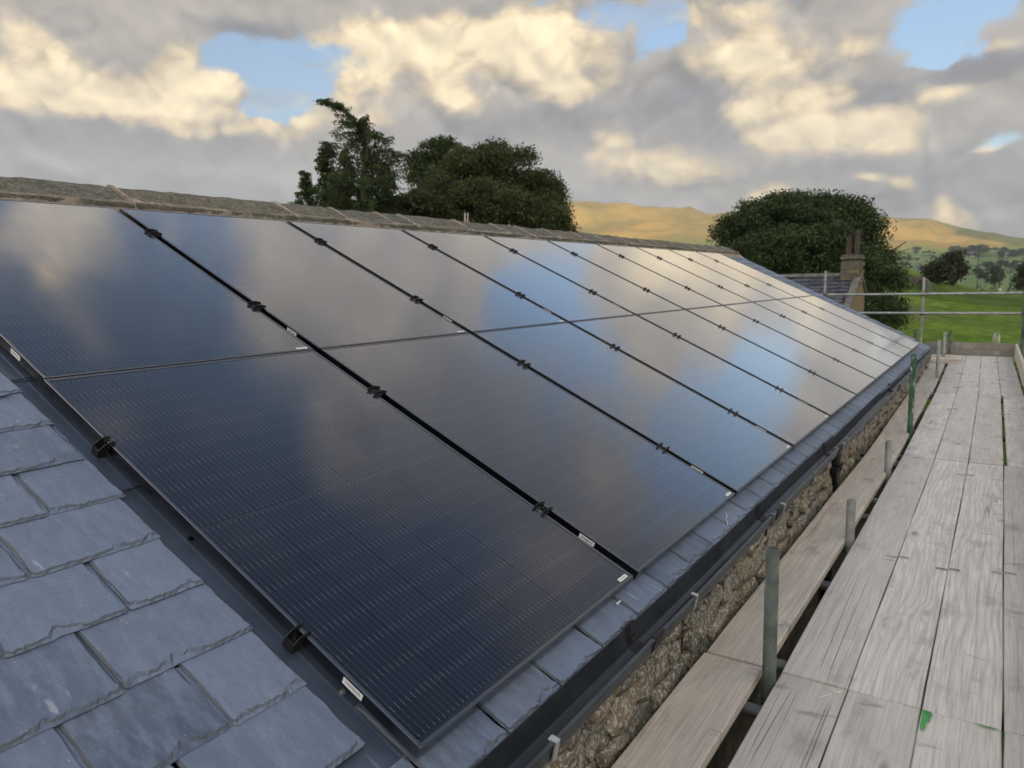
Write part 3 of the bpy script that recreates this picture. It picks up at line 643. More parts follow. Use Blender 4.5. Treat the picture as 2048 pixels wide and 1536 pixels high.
# walls
wl = MB(); WX = .035
wl.box((-7.02, -2.9, GZ-.3), (WX, endu(0)-.12, -.17)); bpart(wl, 'wall', M['joint'])
gb = MB()
for yy in (-2.9, endu(0)-.12):
    y1 = yy-.35 if yy > 0 else yy+.35
    gb.add([(-7.0, yy, -.17), (WX, yy, -.17), (apx, yy, apz-.22), (-7.0, y1, -.17), (WX, y1, -.17), (apx, y1, apz-.22)], [(0, 1, 2), (5, 4, 3), (0, 3, 4, 1), (1, 4, 5, 2), (2, 5, 3, 0)])
bpart(gb, 'gable', M['joint'])
stones = []
for i in range(14):
    me = smoothcube(i, amp=.20, round_=.20); me.materials.append(M['stone']); me.polygons.foreach_set('use_smooth', [True]*len(me.polygons)); stones.append(me)
cnt = 0; zt = -.165
for row, hh in enumerate((.10, .13, .15, .13)):
    y = -.5+random.random()*.1
    while y < 12.2:
        w = random.uniform(.10, .27)*(1.0 if row else .9)
        o = link('stone', stones[cnt % 14], barn); pr_ = random.uniform(.0, .03)
        o.location = Vector((WX-.03+pr_, y+w/2, zt-hh/2))+Vector(BL); o.scale = (.13, w*1.02, hh*random.uniform(.9, 1.08)); o.rotation_euler = (random.uniform(-.12, .12), random.uniform(-.1, .1), random.uniform(-.08, .08))
        y += w+.004; cnt += 1
    zt -= hh+.006
print('stones', cnt)
# eaves batten, gutter, brackets, outlet
fb = MB(); fb.box((.036, -2.9, -.165), (.056, 12.35, -.105)); bpart(fb, 'eaves_board', simple('dark_eaves_board', (.035, .035, .035), .8))
gut = link('gutter', None, barn, loc=BL)
def gsec(y0, y1, ox, oz, steps=8, wob=.003):
    O = [(.070, -.078), (.070, -.118), (.082, -.146), (.112, -.158), (.142, -.152), (.164, -.132), (.170, -.088), (.178, -.088), (.178, -.084), (.166, -.084), (.160, -.128), (.139, -.147), (.112, -.152), (.086, -.141), (.0735, -.116), (.0735, -.078)]
    q = MB(); q.extr([(x+ox, z+oz) for x, z in O], y0, y1, steps=steps, wob=wob)
    for xx in (.100, .108, .122): q.box((xx+ox, y0+.01, -.1525+oz), (xx+.002+ox, y1-.01, -.1495+oz))
    return q
for y0, y1, ox, oz in ((-2.9, .93, 0, 0), (.935, 2.43, .001, -.001), (2.44, 4.03, .003, -.003), (4.035, 7.3, .010, -.008), (7.31, 12.62, .018, -.012)):
    gsec(y0, y1, ox, oz).build('gutter_section', M['gutter'], gut, True)
dm = MB(); rs_ = random.Random(3)
for i in range(170):                                             # silt and moss crumbs along the gutter bottom
    y = rs_.uniform(.0, 11); x = .15+rs_.uniform(-.02, .012)+np.interp(y, [0, 4, 11], [0, .006, .018]); s_ = rs_.uniform(.003, .009)
    z_ = -.148+(x-.15)*1.0
    dm.box((x-s_, y-s_*1.5, z_-.004), (x+s_, y+s_*1.6, z_+s_*.7))
d_ = dm.build('gutter_silt', M['gdirt'], gut); d_['kind'] = 'stuff'
def bracket(y, ox, mm, w=.022):
    q = MB(); O = [(.066, -.150), (.110, -.164), (.146, -.158), (.171, -.136), (.182, -.082), (.158, -.078), (.158, -.0815), (.177, -.0855), (.1665, -.133), (.1425, -.1535), (.110, -.1585), (.066, -.146)]
    q.extr([(x+ox, z) for x, z in O], y-w/2, y+w/2); return q.build('gutter_bracket', M[mm], gut, True)
for y, ox, mm, w in ((.285, 0, 'galv', .020), (1.27, 0, 'galv', .016), (2.33, .002, 'galv_dark', .02), (2.52, .003, 'galv', .018), (3.22, .004, 'galv_dark', .018), (4.12, .011, 'galv', .018), (4.28, .011, 'galv', .02), (5.2, .011, 'galv_dark', .02), (6.3, .011, 'galv', .02), (8.0, .019, 'galv', .02), (9.6, .019, 'galv_dark', .02), (11.4, .019, 'galv', .02)):
    bracket(y, ox, mm, w)
for y, ox in ((.93, 0), (2.435, .002), (4.03, .006), (7.3, .014)):   # union straps over the joints
    q = MB(); O = [(.0665, -.076), (.0665, -.120), (.080, -.150), (.112, -.162), (.144, -.156), (.168, -.134), (.182, -.086), (.180, -.079), (.166, -.081), (.1585, -.127), (.138, -.1455), (.112, -.1505), (.087, -.1395), (.0755, -.115), (.0755, -.076)]
    q.extr([(x+ox, z) for x, z in O], y-.035, y+.035); q.build('gutter_union', simple('union_rubber', (.012, .012, .013), .6), gut, True)
dp = MB(); pts = [(.125, 4.16, -.15), (.125, 4.17, -.20), (.128, 4.20, -.26), (.112, 4.26, -.34), (.085, 4.30, -.43), (.078, 4.31, -.60), (.078, 4.31, GZ+.1)]
for i in range(len(pts)-1): dp.tube(pts[i], pts[i+1], .036 if i else .042, 14)
dp.tube((.128, 4.195, -.245), (.126, 4.21, -.285), .043, 14); dp.tube((.087, 4.295, -.42), (.082, 4.305, -.455), .043, 14)
dp.build('downpipe', simple('glossy_black_pipe', (.010, .010, .011), .22), gut, True)
for y in (1.353, 2.52, 12.4):                                      # rusty drive-in irons with a cross bar
    q = MB(); q.tube((.095, y, -.16), (.095, y, -.36), .005, 8); q.tube((.095, y-.042, -.286), (.095, y+.042, -.286), .006, 8); q.tube((.04, y, -.30), (.095, y, -.30), .006, 8); q.box((.088, y-.010, -.298), (.102, y+.010, -.274))
    q.build('gutter_iron', M['rust'], gut)
# loose slate chip, a nail, mortar crumbs
q = MB(); q.add([(0, 0, 0), (.05, .004, 0), (.066, .014, 0), (.04, .024, 0), (.0, .016, 0), (0, 0, .004), (.048, .004, .004), (.062, .014, .004), (.038, .021, .004), (.0, .015, .004)], [(4, 3, 2, 1, 0), (5, 6, 7, 8, 9)]+[(i, (i+1) % 5, 5+(i+1) % 5, 5+i) for i in range(5)])
q.build('slate_chip', M['slate'], mw=roofm(-.155, 1.735, -.050), label='small broken chip of slate lying on the roof slates at the left edge', cat='slate chip')
q = MB(); q.sweep([(0, 0, 0), (.02, .012, .003), (.05, .03, .003), (.09, .035, .002), (.10, .05, .002)], .0018, 6)
q.build('plastic_strand', M['white'], mw=roofm(2.04, -.075, -.047), label='curled white plastic strand lying on the eaves slates', cat='strand')
q = MB(); q.add([(0, 0, 0), (.030, .002, 0), (.032, .006, 0), (.002, .008, 0), (0, 0, .003), (.030, .002, .003), (.032, .006, .003), (.002, .008, .003)], [(3, 2, 1, 0), (4, 5, 6, 7), (0, 1, 5, 4), (1, 2, 6, 5), (2, 3, 7, 6), (3, 0, 4, 7)])
q.build('white_splinter', M['white'], mw=roofm(.99, -.025, -.046), label='tiny white splinter on the eaves slate below the nearest lower panel', cat='splinter')
# two pale plant stubs growing from the ridge
q = MB()
for dx_ in (-.02, .022):
    q.tube((0, dx_, -.02), (.004, dx_*1.1, .055), .009, 7, r1=.006); q.tube((.004, dx_*1.1, .055), (.008, dx_*1.2, .085), .010, 7, r1=.004)
q.build('ridge_plant', simple('pale_stem', (.55, .52, .42), .9), loc=(apx, 4.86, apz), label='two pale dry plant stubs sprouting from the ridge', cat='plant')
# ------------------------------------------------------------------ solar panels
PW, PH, GU, GV = 1.134, 1.7338, .0373, .0077
LIP = .011; TH = .034
def frame_mesh():
    q = MB()
    for (a, b) in (((0, 0), (PW, LIP)), ((0, PH-LIP), (PW, PH)), ((0, LIP+.0002), (LIP, PH-LIP-.0002)), ((PW-LIP, LIP+.0002), (PW, PH-LIP-.0002))):
        q.cbox((a[0], a[1], -TH), (b[0], b[1], 0), .0012)
    return q.mesh('frame', M['frame'])
def glass_mesh():
    q = MB(); q.add([(LIP-.001, LIP-.001, -.0018), (PW-LIP+.001, LIP-.001, -.0018), (PW-LIP+.001, PH-LIP+.001, -.0018), (LIP-.001, PH-LIP+.001, -.0018)], [(0, 1, 2, 3)]); return q.mesh('glass', M['glass'])
def sheet_mesh():
    q = MB(); q.box((LIP-.002, LIP-.002, -.012), (PW-LIP+.002, PH-LIP+.002, -.0062)); return q.mesh('backsheet', M['back'])
CW, CH = .1820, .0915; mx_ = (PW-6*CW-5*.002)/2; my_ = (PH-18*CH-16*.0015-.014)/2
def cell_pos():
    out = []
    for i in range(6):
        for j in range(18): out.append((mx_+i*(CW+.002), my_+j*(CH+.0015)+(.0125 if j >= 9 else 0)))
    return out
def cquad(q, x, y):
    c = .004; P = [(x+c, y), (x+CW-c, y), (x+CW, y+c), (x+CW, y+CH-c), (x+CW-c, y+CH), (x+c, y+CH), (x, y+CH-c), (x, y+c)]
    top = [(a, b, -.0046) for a, b in P]; bot = [(a, b, -.0060) for a, b in P]
    uv = [((a-x)/CW, (b-y)/CH) for a, b in P]
    q.add(top+bot, [tuple(range(8))]+[(8+i, 8+(i+1) % 8, (i+1) % 8, i) for i in range(8)], 0, [uv]+[[(0, 0)]*4]*8)
q = MB(); cquad(q, 0, 0); cell_me = q.mesh('solar_cell', M['cell'])
q = MB()
for x, y in cell_pos(): cquad(q, x, y)
cells_me = q.mesh('solar_cells', M['cell'])
fr_me, gl_me, bs_me = frame_mesh(), glass_mesh(), sheet_mesh()
def sticker(L, w, name='barcode_sticker'):
    q = MB(); q.add([(0, 0, 0), (L, 0, 0), (L, w, 0), (0, w, 0)], [(0, 1, 2, 3)], 0, [[(0, 0), (1, 0), (1, 1), (0, 1)]]); return q.mesh(name, M['code'])
stA, stB = sticker(.068, .019), sticker(.060, .014)
def mid_clamp():
    q = MB()
    for dy in (-.020, .020):                                       # two upright fins that fold over both frames
        P = [(-.020, .001), (GU+.020, .001), (GU+.018, .011), (GU*.5+.009, .018), (GU*.5-.009, .018), (-.018, .011)]
        q.add([(a, dy-.0022, z) for a, z in P]+[(a, dy+.0022, z) for a, z in P], [tuple(range(6)), tuple(range(11, 5, -1))]+[(i, 6+i, 6+(i+1) % 6, (i+1) % 6) for i in range(6)])
    q.box((.004, -.024, -.058), (GU-.004, .024, -.004)); q.tube((GU/2, 0, -.004), (GU/2, 0, .006), .006, 8); return q.mesh('clamp', M['clamp'])
def end_clamp(k_=.66):
    q = MB()
    for dy in (-.026, .022):
        P = [(.022, .001), (.026, .012), (.0, .016), (-.030, .002), (-.052, -.022), (-.052, -.050), (-.020, -.056), (-.003, -.030), (-.003, .001)]
        k = len(P); q.add([(a, dy-.002, z) for a, z in P]+[(a, dy+.002, z) for a, z in P], [tuple(range(k)), tuple(range(2*k-1, k-1, -1))]+[(i, k+i, k+(i+1) % k, (i+1) % k) for i in range(k)])
    q.box((-.052, -.030, -.062), (-.004, .026, -.052)); q.tube((-.03, -.002, -.052), (-.03, -.002, -.034), .0065, 6); q.box((-.050, -.028, -.055), (-.046, .024, -.020)); q.v = [(x*k_, y*k_, z*k_) for x, y, z in q.v]; return q.mesh('end_clamp', M['clamp'])
mc_me, ec_me = mid_clamp(), end_clamp()
ordn = ['first', 'second', 'third', 'fourth', 'fifth', 'sixth', 'seventh', 'eighth', 'ninth', 'tenth']
CV = {0: (.418, 1.334), 1: (2.19-PH-GV, 3.10-PH-GV)}
for row in (0, 1):
    for c in range(10):
        nm = 'lower' if row == 0 else 'upper'
        where = 'beside the bare slates, nearest the camera' if c == 0 else ('at the far end beside the verge slates' if c == 9 else ordn[c]+' along from the bare slates')
        lab = 'black solar panel in the %s row, %s' % (nm, where)
        pn = link('solar_panel', None, mw=roofm(c*(PW+GU), row*(PH+GV), 0), label=lab, cat='solar panel', group='solar panels in two rows on the barn roof')
        if row == 0 and c == 0: pn.matrix_world = roofm(-.006, 0, 0)
        link('frame', fr_me, pn); link('glass', gl_me, pn); link('backsheet', bs_me, pn)
        if c < 2:
            for x, y in cell_pos(): link('solar_cell', cell_me, pn, loc=(x, y, 0))
        else: link('solar_cells', cells_me, pn)
        # sticker on the side of the frame that faces the viewer, and one on the glass corner
        sv = .187 if row == 0 else 1.905-PH-GV
        o = link('frame_sticker', stA, pn); o.matrix_local = Matrix(((0, 0, -1, -.0008), (-1, 0, 0, sv+.068), (0, 1, 0, -.026), (0, 0, 0, 1)))
        o = link('glass_sticker', stB, pn); o.location = (PW-LIP-.070, LIP+.002, -.0010)
        for v in CV[row]:
            if c < 9: link('clamp', mc_me, pn, loc=(PW, v, 0))
            if c == 0: link('end_clamp', ec_me, pn, loc=(0, v, 0))
            if c == 9:
                o = link('end_clamp', ec_me, pn, loc=(PW, v, 0)); o.rotation_euler = (0, 0, PI)
# ------------------------------------------------------------------ scaffold frame
scaf = link('tube_scaffold', None, loc=(.8, 6, GZ), label='steel tube scaffold carrying the walkway beside the barn wall', cat='scaffold')
SL = (-.8, -6, -GZ)
def sp_(mb, name, m_, label=None, smooth=True):
    o = mb.build(name, M[m_], scaf, smooth); o.location = SL
    if label: o['label'] = label
    return o
for x, y, zt_, m_, lab in ((.388, 1.45, .071, 'greygreen', 'short worn grey-green upright, nearest the camera'), (.384, 3.17, -.20, 'galv', 'short galvanised upright cut off just above the boards'), (.378, 4.83, -.184, 'galv', 'short galvanised upright, third from the camera'),
                           (.366, 6.50, .312, 'green', 'tall upright with chipped green paint'), (.300, 10.9, .116, 'galv', None), (.232, 13.3, .075, 'galv', None), (.283, 13.95, .055, 'galv_dark', None)):
    q = MB(); q.pipe((x+.004, y, GZ), (x-.004*0, y, zt_), .0242, .0205, 24); sp_(q, 'upright', m_, lab)
for y in (-.75, .86, 1.32, 1.685, 2.58, 3.82, 4.22, 5.42, 5.68, 6.9, 8.1, 9.35, 9.62, 10.9, 12.1, 13.2, 14.0):
    q = MB(); q.pipe((.055 if y < 9 else .02, y, -.4855), (1.50, y+random.uniform(-.01, .01), -.4855), .0242, .0205, 20); sp_(q, 'transom', 'galv_dark' if int(y*10) % 3 else 'greygreen')
for x in (.44, 1.42):
    q = MB(); q.pipe((x, -2.5, -.536), (x, 15, -.536), .0242, .0205, 20); sp_(q, 'ledger', 'galv_dark')
for x, y in ((1.42, -1.6), (1.42, 1.6), (1.42, 4.9), (1.42, 8.2), (1.42, 11.5)):
    q = MB(); q.pipe((x+.052, y, GZ), (x+.052, y, .95), .0242, .0205, 20); sp_(q, 'upright', 'galv')
q = MB(); q.pipe((1.345, 14.62, GZ), (1.345, 14.62, .93), .026, .0215, 20); sp_(q, 'upright', 'galv_dark', 'dark corner upright at the far right end of the walkway')
q = MB(); q.pipe((-.235, 14.86, -.9), (-.245, 14.86, 1.0), .0242, .0205, 20); sp_(q, 'upright', 'galv')
q = MB(); q.pipe((-.33, 14.75, -.9), (-.33, 14.75, .02), .0242, .0205, 20); sp_(q, 'upright', 'galv_dark')
q = MB(); q.pipe((-1.98, 14.8, GZ), (-1.98, 14.8, 1.17), .0242, .0205, 20); sp_(q, 'upright', 'galv', 'upright standing beyond the roof verge in front of the farmhouse')
for z, m_ in ((.683, 'galv'), (.322, 'galv')):
    q = MB(); q.pipe((-2.05, 14.80, z), (1.42, 14.80, z+.008), .0242, .0205, 20); sp_(q, 'guard_rail', m_)
for z in (.60, .22):
    q = MB(); q.pipe((1.40, 15.0, z), (1.47, -2.5, z+.01), .0242, .0205, 20); sp_(q, 'guard_rail', 'galv')
def coupler(x, y, z):
    q = MB(); q.cbox((x-.036, y-.034, z-.032), (x+.036, y+.030, z+.032), .008); q.tube((x-.05, y-.02, z), (x+.05, y-.02, z), .008, 8); q.tube((x+.02, y-.045, z), (x+.02, y+.02, z), .009, 6); sp_(q, 'coupler', 'galv_dark')
for x, y, z in ((-.242, 14.83, .683), (-.24, 14.83, .322), (1.345, 14.71, .69), (1.345, 14.71, .33), (1.39, 14.64, .60), (1.39, 14.64, .22), (-1.98, 14.80, .683), (-1.98, 14.80, .322)): coupler(x, y, z)
for y in (1.45, 3.17, 4.83, 6.5):
    coupler(.40, y+.03, -.505)
# ------------------------------------------------------------------ boards
def board_mesh(L, w=.2245, t_=.0375, seed=0, mm='wood'):
    r = np.random.RandomState(seed); ny = max(6, int(L/.16)); nx = 3; vs = []; c = .004; cup = r.uniform(-.0015, .0025); bow = r.uniform(-.003, .004)
    sec = [(-w/2, -t_), (-w/2, -c), (-w/2+c, 0), (-w/6, cup), (w/6, cup), (w/2-c, 0), (w/2, -c), (w/2, -t_)]
    for i in range(ny+1):
        y = L*(i/ny); wz = .0015*math.sin(y*2.1+seed)+bow*math.sin(PI*i/ny)*.4; sx = .0012*math.sin(y*3.3+seed*2)
        for x, z in sec:
            e = .0 if 0 < i < ny else -.002
            vs.append((x*(1+e*3)+sx+(r.rand()-.5)*.0012, y, z+wz+(e if z > -.03 else 0)))
    n = len(sec); fs = [tuple(range(n)), tuple(range(ny*n+n-1, ny*n-1, -1))]
    for i in range(ny):
        for j in range(n): fs.append((i*n+j, (i+1)*n+j, (i+1)*n+(j+1) % n, i*n+(j+1) % n))
    me = bpy.data.meshes.new('scaffold_board'); me.from_pydata(vs, [], fs); me.materials.append(M[mm]); me.update(); return me
BZ = -.4225
GRP = 'scaffold boards of the walkway'
def board(x0, y0, x1, y1, mm, label, z=BZ, w=.2245, seed=None, name='scaffold_board', cat='board', grp=GRP, roll=0.0):
    L = math.hypot(x1-x0, y1-y0); o = link(name, board_mesh(L, w, seed=seed or random.randint(0, 9999), mm=mm), None, loc=(x0, y0, z), label=label, cat=cat, group=grp)
    o.rotation_euler = (0, roll, -math.atan2(x1-x0, y1-y0)); return o
ends = [(-2.38, 1.522), (1.528, 5.478), (5.488, 9.40), (9.41, 14.52)]
segn = ['nearest stretch', 'stretch beyond the first joint', 'stretch beyond the second joint', 'farthest stretch']
lanes = [(.525, 'lane next to the short uprights'), (.7535, 'second lane from the uprights'), (.9825, 'third lane from the uprights'), (1.2115, 'outermost lane at the right edge')]
matsel = {(0, 0): 'wood', (0, 1): 'wood', (0, 2): 'wood', (0, 3): 'wood', (1, 0): 'wood', (1, 1): 'wood_ringy', (1, 2): 'wood_ringy', (1, 3): 'wood'}
B_ = {}
for si, (y0, y1) in enumerate(ends):
    for li, (x, ln) in enumerate(lanes):
        o0 = [0, 0, 0, -.03][si]; o1 = [0, 0, -.03, -.115][si]
        if si == 2 and li == 3: o0, o1 = .022, -.012
        jy = (0 if li == 0 else random.uniform(-.004, .004))
        if si == 3: y1_ = 14.52
        else: y1_ = y1
        wx = 0 if si else .0
        B_[si, li] = board(x+o0+wx, y0+jy, x+o1+wx, y1_, matsel.get((si, li), 'wood'), 'weathered grey walkway board, %s, %s' % (ln, segn[si]), BZ+random.uniform(-.0015, .001), seed=60+si*10+li)
# inner run between barn wall and uprights
board(.232, -2.4, .232, 1.520, 'wood_brown', 'brownish inner board beside the barn wall, lying nearest the camera', seed=7)
board(.240, 1.530, .262, 5.50, 'wood_brown', 'brownish inner board beside the barn wall, passing the second short upright', seed=8)
board(.262, 5.51, .215, 9.40, 'wood_brown', 'inner board beside the barn wall, passing the green upright', seed=9)
board(.235, 9.41, .165, 13.0, 'wood', 'farthest inner board beside the barn wall', seed=12)
# short boards laid across at the far end
for k, (yc, z, lab) in enumerate(((13.05, BZ+.040, 'pale short board laid across the walkway end, nearer of the pair'), (13.05, BZ+.079, 'pale short board stacked on top of the nearer cross board'), (13.55, BZ+.079, 'short board laid across, farther one by the toe board'))):
    o = board(-.10, yc, .50, yc, 'wood_pale', lab, z, seed=90+k, name='cross_board', grp='short boards laid across the far end')
# boards on edge: far toe boards and right kick boards
for z, lab in ((-.307, 'dirty lower toe board on edge across the far end'), (-.190+.0, 'lichened upper toe board on edge across the far end')):
    q = MB(); q.cbox((-.15, -.019, -.1125), (1.30, .019, 0 if z > -.25 else .0), .004); q.build('toe_board', M['wood_dark'], loc=(0, 14.56, z+.0), label=lab, cat='board', group='toe boards')
for y0, y1, lab in ((-2.4, 5.55, 'pale kick board on edge along the right side, nearest run'), (5.57, 10.2, 'pale kick board on edge along the right side, middle run'), (10.22, 14.50, 'pale kick board on edge at the far right corner')):
    q = MB(); q.cbox((0, 0, 0), (.038, y1-y0, .225), .004); o = q.build('kick_board', M['wood_pale'], loc=(1.335 if y0 < 10 else 1.30, y0, -.42), label=lab, cat='board', group='kick boards on the right'); o.rotation_euler = (0, 0, .0 if y0 < 10 else .012)
# metal end bands and straddle clips
def clip(x, y, parent, w=.05):
    q = MB(); a = .0028
    q.sweep([(x-w, y+.012, BZ+.004), (x-w, y-.004, BZ+.004), (x-.004, y-.004, BZ+.0042), (x-.004, y+.012, BZ+.004), (x-w, y+.012, BZ+.004)], a, 6)
    q.sweep([(x+.004, y+.016, BZ+.004), (x+w, y+.016, BZ+.004), (x+w, y+.030, BZ+.004), (x+.006, y+.030, BZ+.004)], a, 6)
    o = q.build('board_clip', M['galv'], parent); o.matrix_parent_inverse = parent.matrix_world.inverted()
bpy.context.view_layer.update()
for x, y, p_ in ((.6395, 2.98, (1, 0)), (.868, 2.92, (1, 1)), (1.097, 3.0, (1, 2)), (.867, 5.0, (1, 1)), (.632, 8.05, (2, 0)), (1.105, 7.95, (2, 2)), (.60, 9.9, (3, 0)), (1.05, 10.9, (3, 2)), (1.01, 13.4, (3, 2)), (.56, 11.5, (3, 0))):
    clip(x, y, B_[p_])
def patch(pts, z, name, m_, parent):
    q = MB(); k = len(pts); q.add([(x, y, z) for x, y in pts], [tuple(range(k))]); o = q.build(name, M[m_], parent); o.matrix_parent_inverse = parent.matrix_world.inverted(); return o
patch([(.874, 1.40), (.872, 1.514), (.899, 1.510), (.903, 1.49), (.896, 1.47), (.899, 1.45), (.888, 1.43), (.889, 1.40), (.880, 1.375)], BZ+.0045, 'paint_mark', 'greenmark', B_[0, 2])
patch([(1.02, 1.514), (1.08, 1.515), (1.085, 1.508), (1.05, 1.505), (1.03, 1.508)], BZ+.0045, 'paint_mark', 'greenmark', B_[0, 2])
q = MB(); q.sweep([(.565, 1.405, BZ+.004), (.600, 1.455, BZ+.004)], .0016, 5); q.sweep([(.600, 1.487, BZ+.004), (.606, 1.474, BZ+.004), (.617, 1.474, BZ+.004), (.622, 1.486, BZ+.004)], .0022, 5)
o = q.build('chalk_mark', M['white'], B_[0, 0]); o.matrix_parent_inverse = B_[0, 0].matrix_world.inverted()
# ------------------------------------------------------------------ trees
def leafmesh(centres, size, mat_, tint, flat=.0, n_per=1, seed=0, asp=.6):
    r = np.random.RandomState(seed); n = len(centres); sz = size*(.6+.8*r.rand(n))
    d1 = r.normal(size=(n, 3)); d1 /= np.linalg.norm(d1, axis=1)[:, None]; d2 = r.normal(size=(n, 3)); d2 -= (d2*d1).sum(1)[:, None]*d1; d2 /= np.linalg.norm(d2, axis=1)[:, None]
    a = d1*sz[:, None]; b = d2*sz[:, None]*asp
    V = np.stack([centres-a, centres+b*.9-a*.1, centres+a, centres-b*.9+a*.15], 1).reshape(-1, 3)
    F = np.arange(4*n).reshape(-1, 4)
    me = bpy.data.meshes.new('crown'); me.vertices.add(len(V)); me.vertices.foreach_set('co', V.ravel()); me.loops.add(4*n); me.loops.foreach_set('vertex_index', F.ravel()); me.polygons.add(n); me.polygons.foreach_set('loop_start', np.arange(0, 4*n, 4)); me.update(calc_edges=True)
    at = me.attributes.new('tint', 'FLOAT', 'POINT'); at.data.foreach_set('value', np.repeat(np.clip(tint, 0, 1), 4)); me.materials.append(mat_); me.validate(); return me
def lobes_leaves(lobes, nclump, nleaf, seed, clump_r=.45, gap=0.0):
    """lobes: (x,y,z,rx,ry,rz); clumps hug the lobe surfaces; each clump keeps its own tone"""
    r = np.random.RandomState(seed); C = []; T = []; big = []
    for l in lobes:                                              # boughs bulge: a core plus smaller heads on its surface
        big.append((l[0], l[1], l[2], l[3]*.86, l[4]*.86, l[5]*.86))
        for _ in range(6):
            d_ = r.normal(size=3); d_ /= np.linalg.norm(d_); d_[2] = abs(d_[2])*.9+.1*d_[2]; q_ = .30+.22*r.rand()
            big.append((l[0]+d_[0]*l[3]*.78, l[1]+d_[1]*l[4]*.78, l[2]+d_[2]*l[5]*.78, l[3]*q_, l[4]*q_, l[5]*q_*.85))
    lobes = big
    wts = np.array([l[3]*l[5]+l[4]*l[5]+l[3]*l[4] for l in lobes]); wts = wts/wts.sum()
    for l, w in zip(lobes, wts):
        n = int(nclump*w*1.25); d = r.normal(size=(n, 3)); d /= np.linalg.norm(d, axis=1)[:, None]; d[:, 2] = np.where(d[:, 2] < -.55, -d[:, 2], d[:, 2])
        rad = .80+.24*r.rand(n)**.7
        c = np.array(l[:3])+d*np.array(l[3:6])*rad[:, None]; tone = r.rand(n)
        gp_ = np.sin(c[:, 0]*2.1+c[:, 2]*1.3+seed)*np.sin(c[:, 1]*1.9+1.7)*np.sin(c[:, 2]*2.6+c[:, 0]*.7+.6)
        keep = gp_ > -.62; c = c[keep]; tone = np.clip(tone[keep]*.75+.35*gp_[keep]+.1, 0, 1); n = len(c)  # painted clump shading: random tone, darker around the gaps
        cr = clump_r*(.6+.7*r.rand(n))
        dd = np.clip(r.normal(size=(n, nleaf, 3)), -1.5, 1.5)*cr[:, None, None]*np.array([.5, .5, .34])
        C.append((c[:, None, :]+dd).reshape(-1, 3)); T.append(np.clip(np.repeat(tone*.65, nleaf)+r.rand(n*nleaf)*.4-.04, 0, 1))
    return np.concatenate(C), np.concatenate(T)
def limbs(base, height_, spread, n, seed, r0=.3, top=.8):
    r = random.Random(seed); q = MB(); b = Vector(base); fork = b+Vector((r.uniform(-.2, .2), r.uniform(-.2, .2), height_*.32))
    q.tube(b-Vector((0, 0, .5)), fork, r0, 10, r1=r0*.7)
    for i in range(n):
        a = 2*PI*i/n+r.random(); m1 = fork+Vector((math.cos(a)*spread*.35, math.sin(a)*spread*.35, height_*.22)); e = m1+Vector((math.cos(a)*spread*.4, math.sin(a)*spread*.4, height_*r.uniform(.15, .35)))
        q.tube(fork, m1, r0*.45, 7, r1=r0*.3); q.tube(m1, e, r0*.3, 6, r1=r0*.08)
        for k in range(3):
            a2 = a+r.uniform(-1, 1); e2 = m1.lerp(e, r.uniform(.2, .8)); q.tube(e2, e2+Vector((math.cos(a2), math.sin(a2), r.uniform(.2, .8)))*spread*.25, r0*.14, 5, r1=r0*.03)
    return q
def dirpt(px, py, dist):
    """point seen at photo pixel (2048 scale) at horizontal distance dist"""
    d = fw + r2*((px-1024)/1472.46) - u2*((py-768)/1472.46); k = dist/math.hypot(d.x, d.y); return CAM + d*k
def tree(name, px_lobes, dist, mats, label, cat, seed, nclump, nleaf, leaf, clump_r, trunkpx, depth=.9, group=None, limbn=7):
    """px_lobes: (px,py,rx,ry,ddist) seen outline of each bough mass"""
    sc = dist/1472.46*1.06
    gp = dirpt(trunkpx, 560, dist); gz = float(height(gp.x, gp.y)); root = link(name, None, loc=(gp.x, gp.y, gz), label=label, cat=cat, group=group)
    L = []; zt = -99
    for px, py, rx, ry, dd in px_lobes:
        p = dirpt(px, py, dist+dd); L.append((p.x, p.y, p.z, rx*sc, rx*sc*depth, ry*sc)); zt = max(zt, p.z)
    C, T = lobes_leaves(L, nclump, nleaf, seed, clump_r)
    C = C-np.array([gp.x, gp.y, gz])
    link('crown', leafmesh(C, leaf, mats, T, seed=seed), root)
    limbs((0, 0, 0), zt-gz, max(l[3] for l in L)*1.6, limbn, seed, r0=.30).build('trunk', M['bark'], root)
    return root
# right-hand sycamore behind the farmhouse
tree('sycamore_tree', [(1500, 470, 55, 50, 0), (1560, 445, 60, 42, -1), (1620, 440, 62, 40, 1), (1685, 455, 55, 45, 0), (1722, 490, 40, 50, -1), (1470, 520, 34, 40, 1), (1540, 520, 70, 50, -3), (1620, 520, 75, 60, -3), (1690, 550, 62, 60, -2), (1745, 560, 42, 50, 0), (1772, 598, 30, 50, 0), (1762, 645, 30, 38, 0), (1740, 630, 48, 36, -1), (1470, 560, 40, 50, -1), (1700, 640, 80, 50, -2), (1560, 590, 100, 60, 0), (1445, 480, 18, 22, 0), (1700, 422, 26, 20, 0), (1590, 412, 28, 18, 0), (1520, 425, 30, 20, 0), (1600, 470, 110, 55, 2), (1680, 500, 60, 60, 2), (1520, 500, 70, 50, 2)], 46, M['leaf_dark'],
     'broad round dark green sycamore behind the farmhouse chimney', 'tree', 11, 4300, 32, .076, .58, 1640)
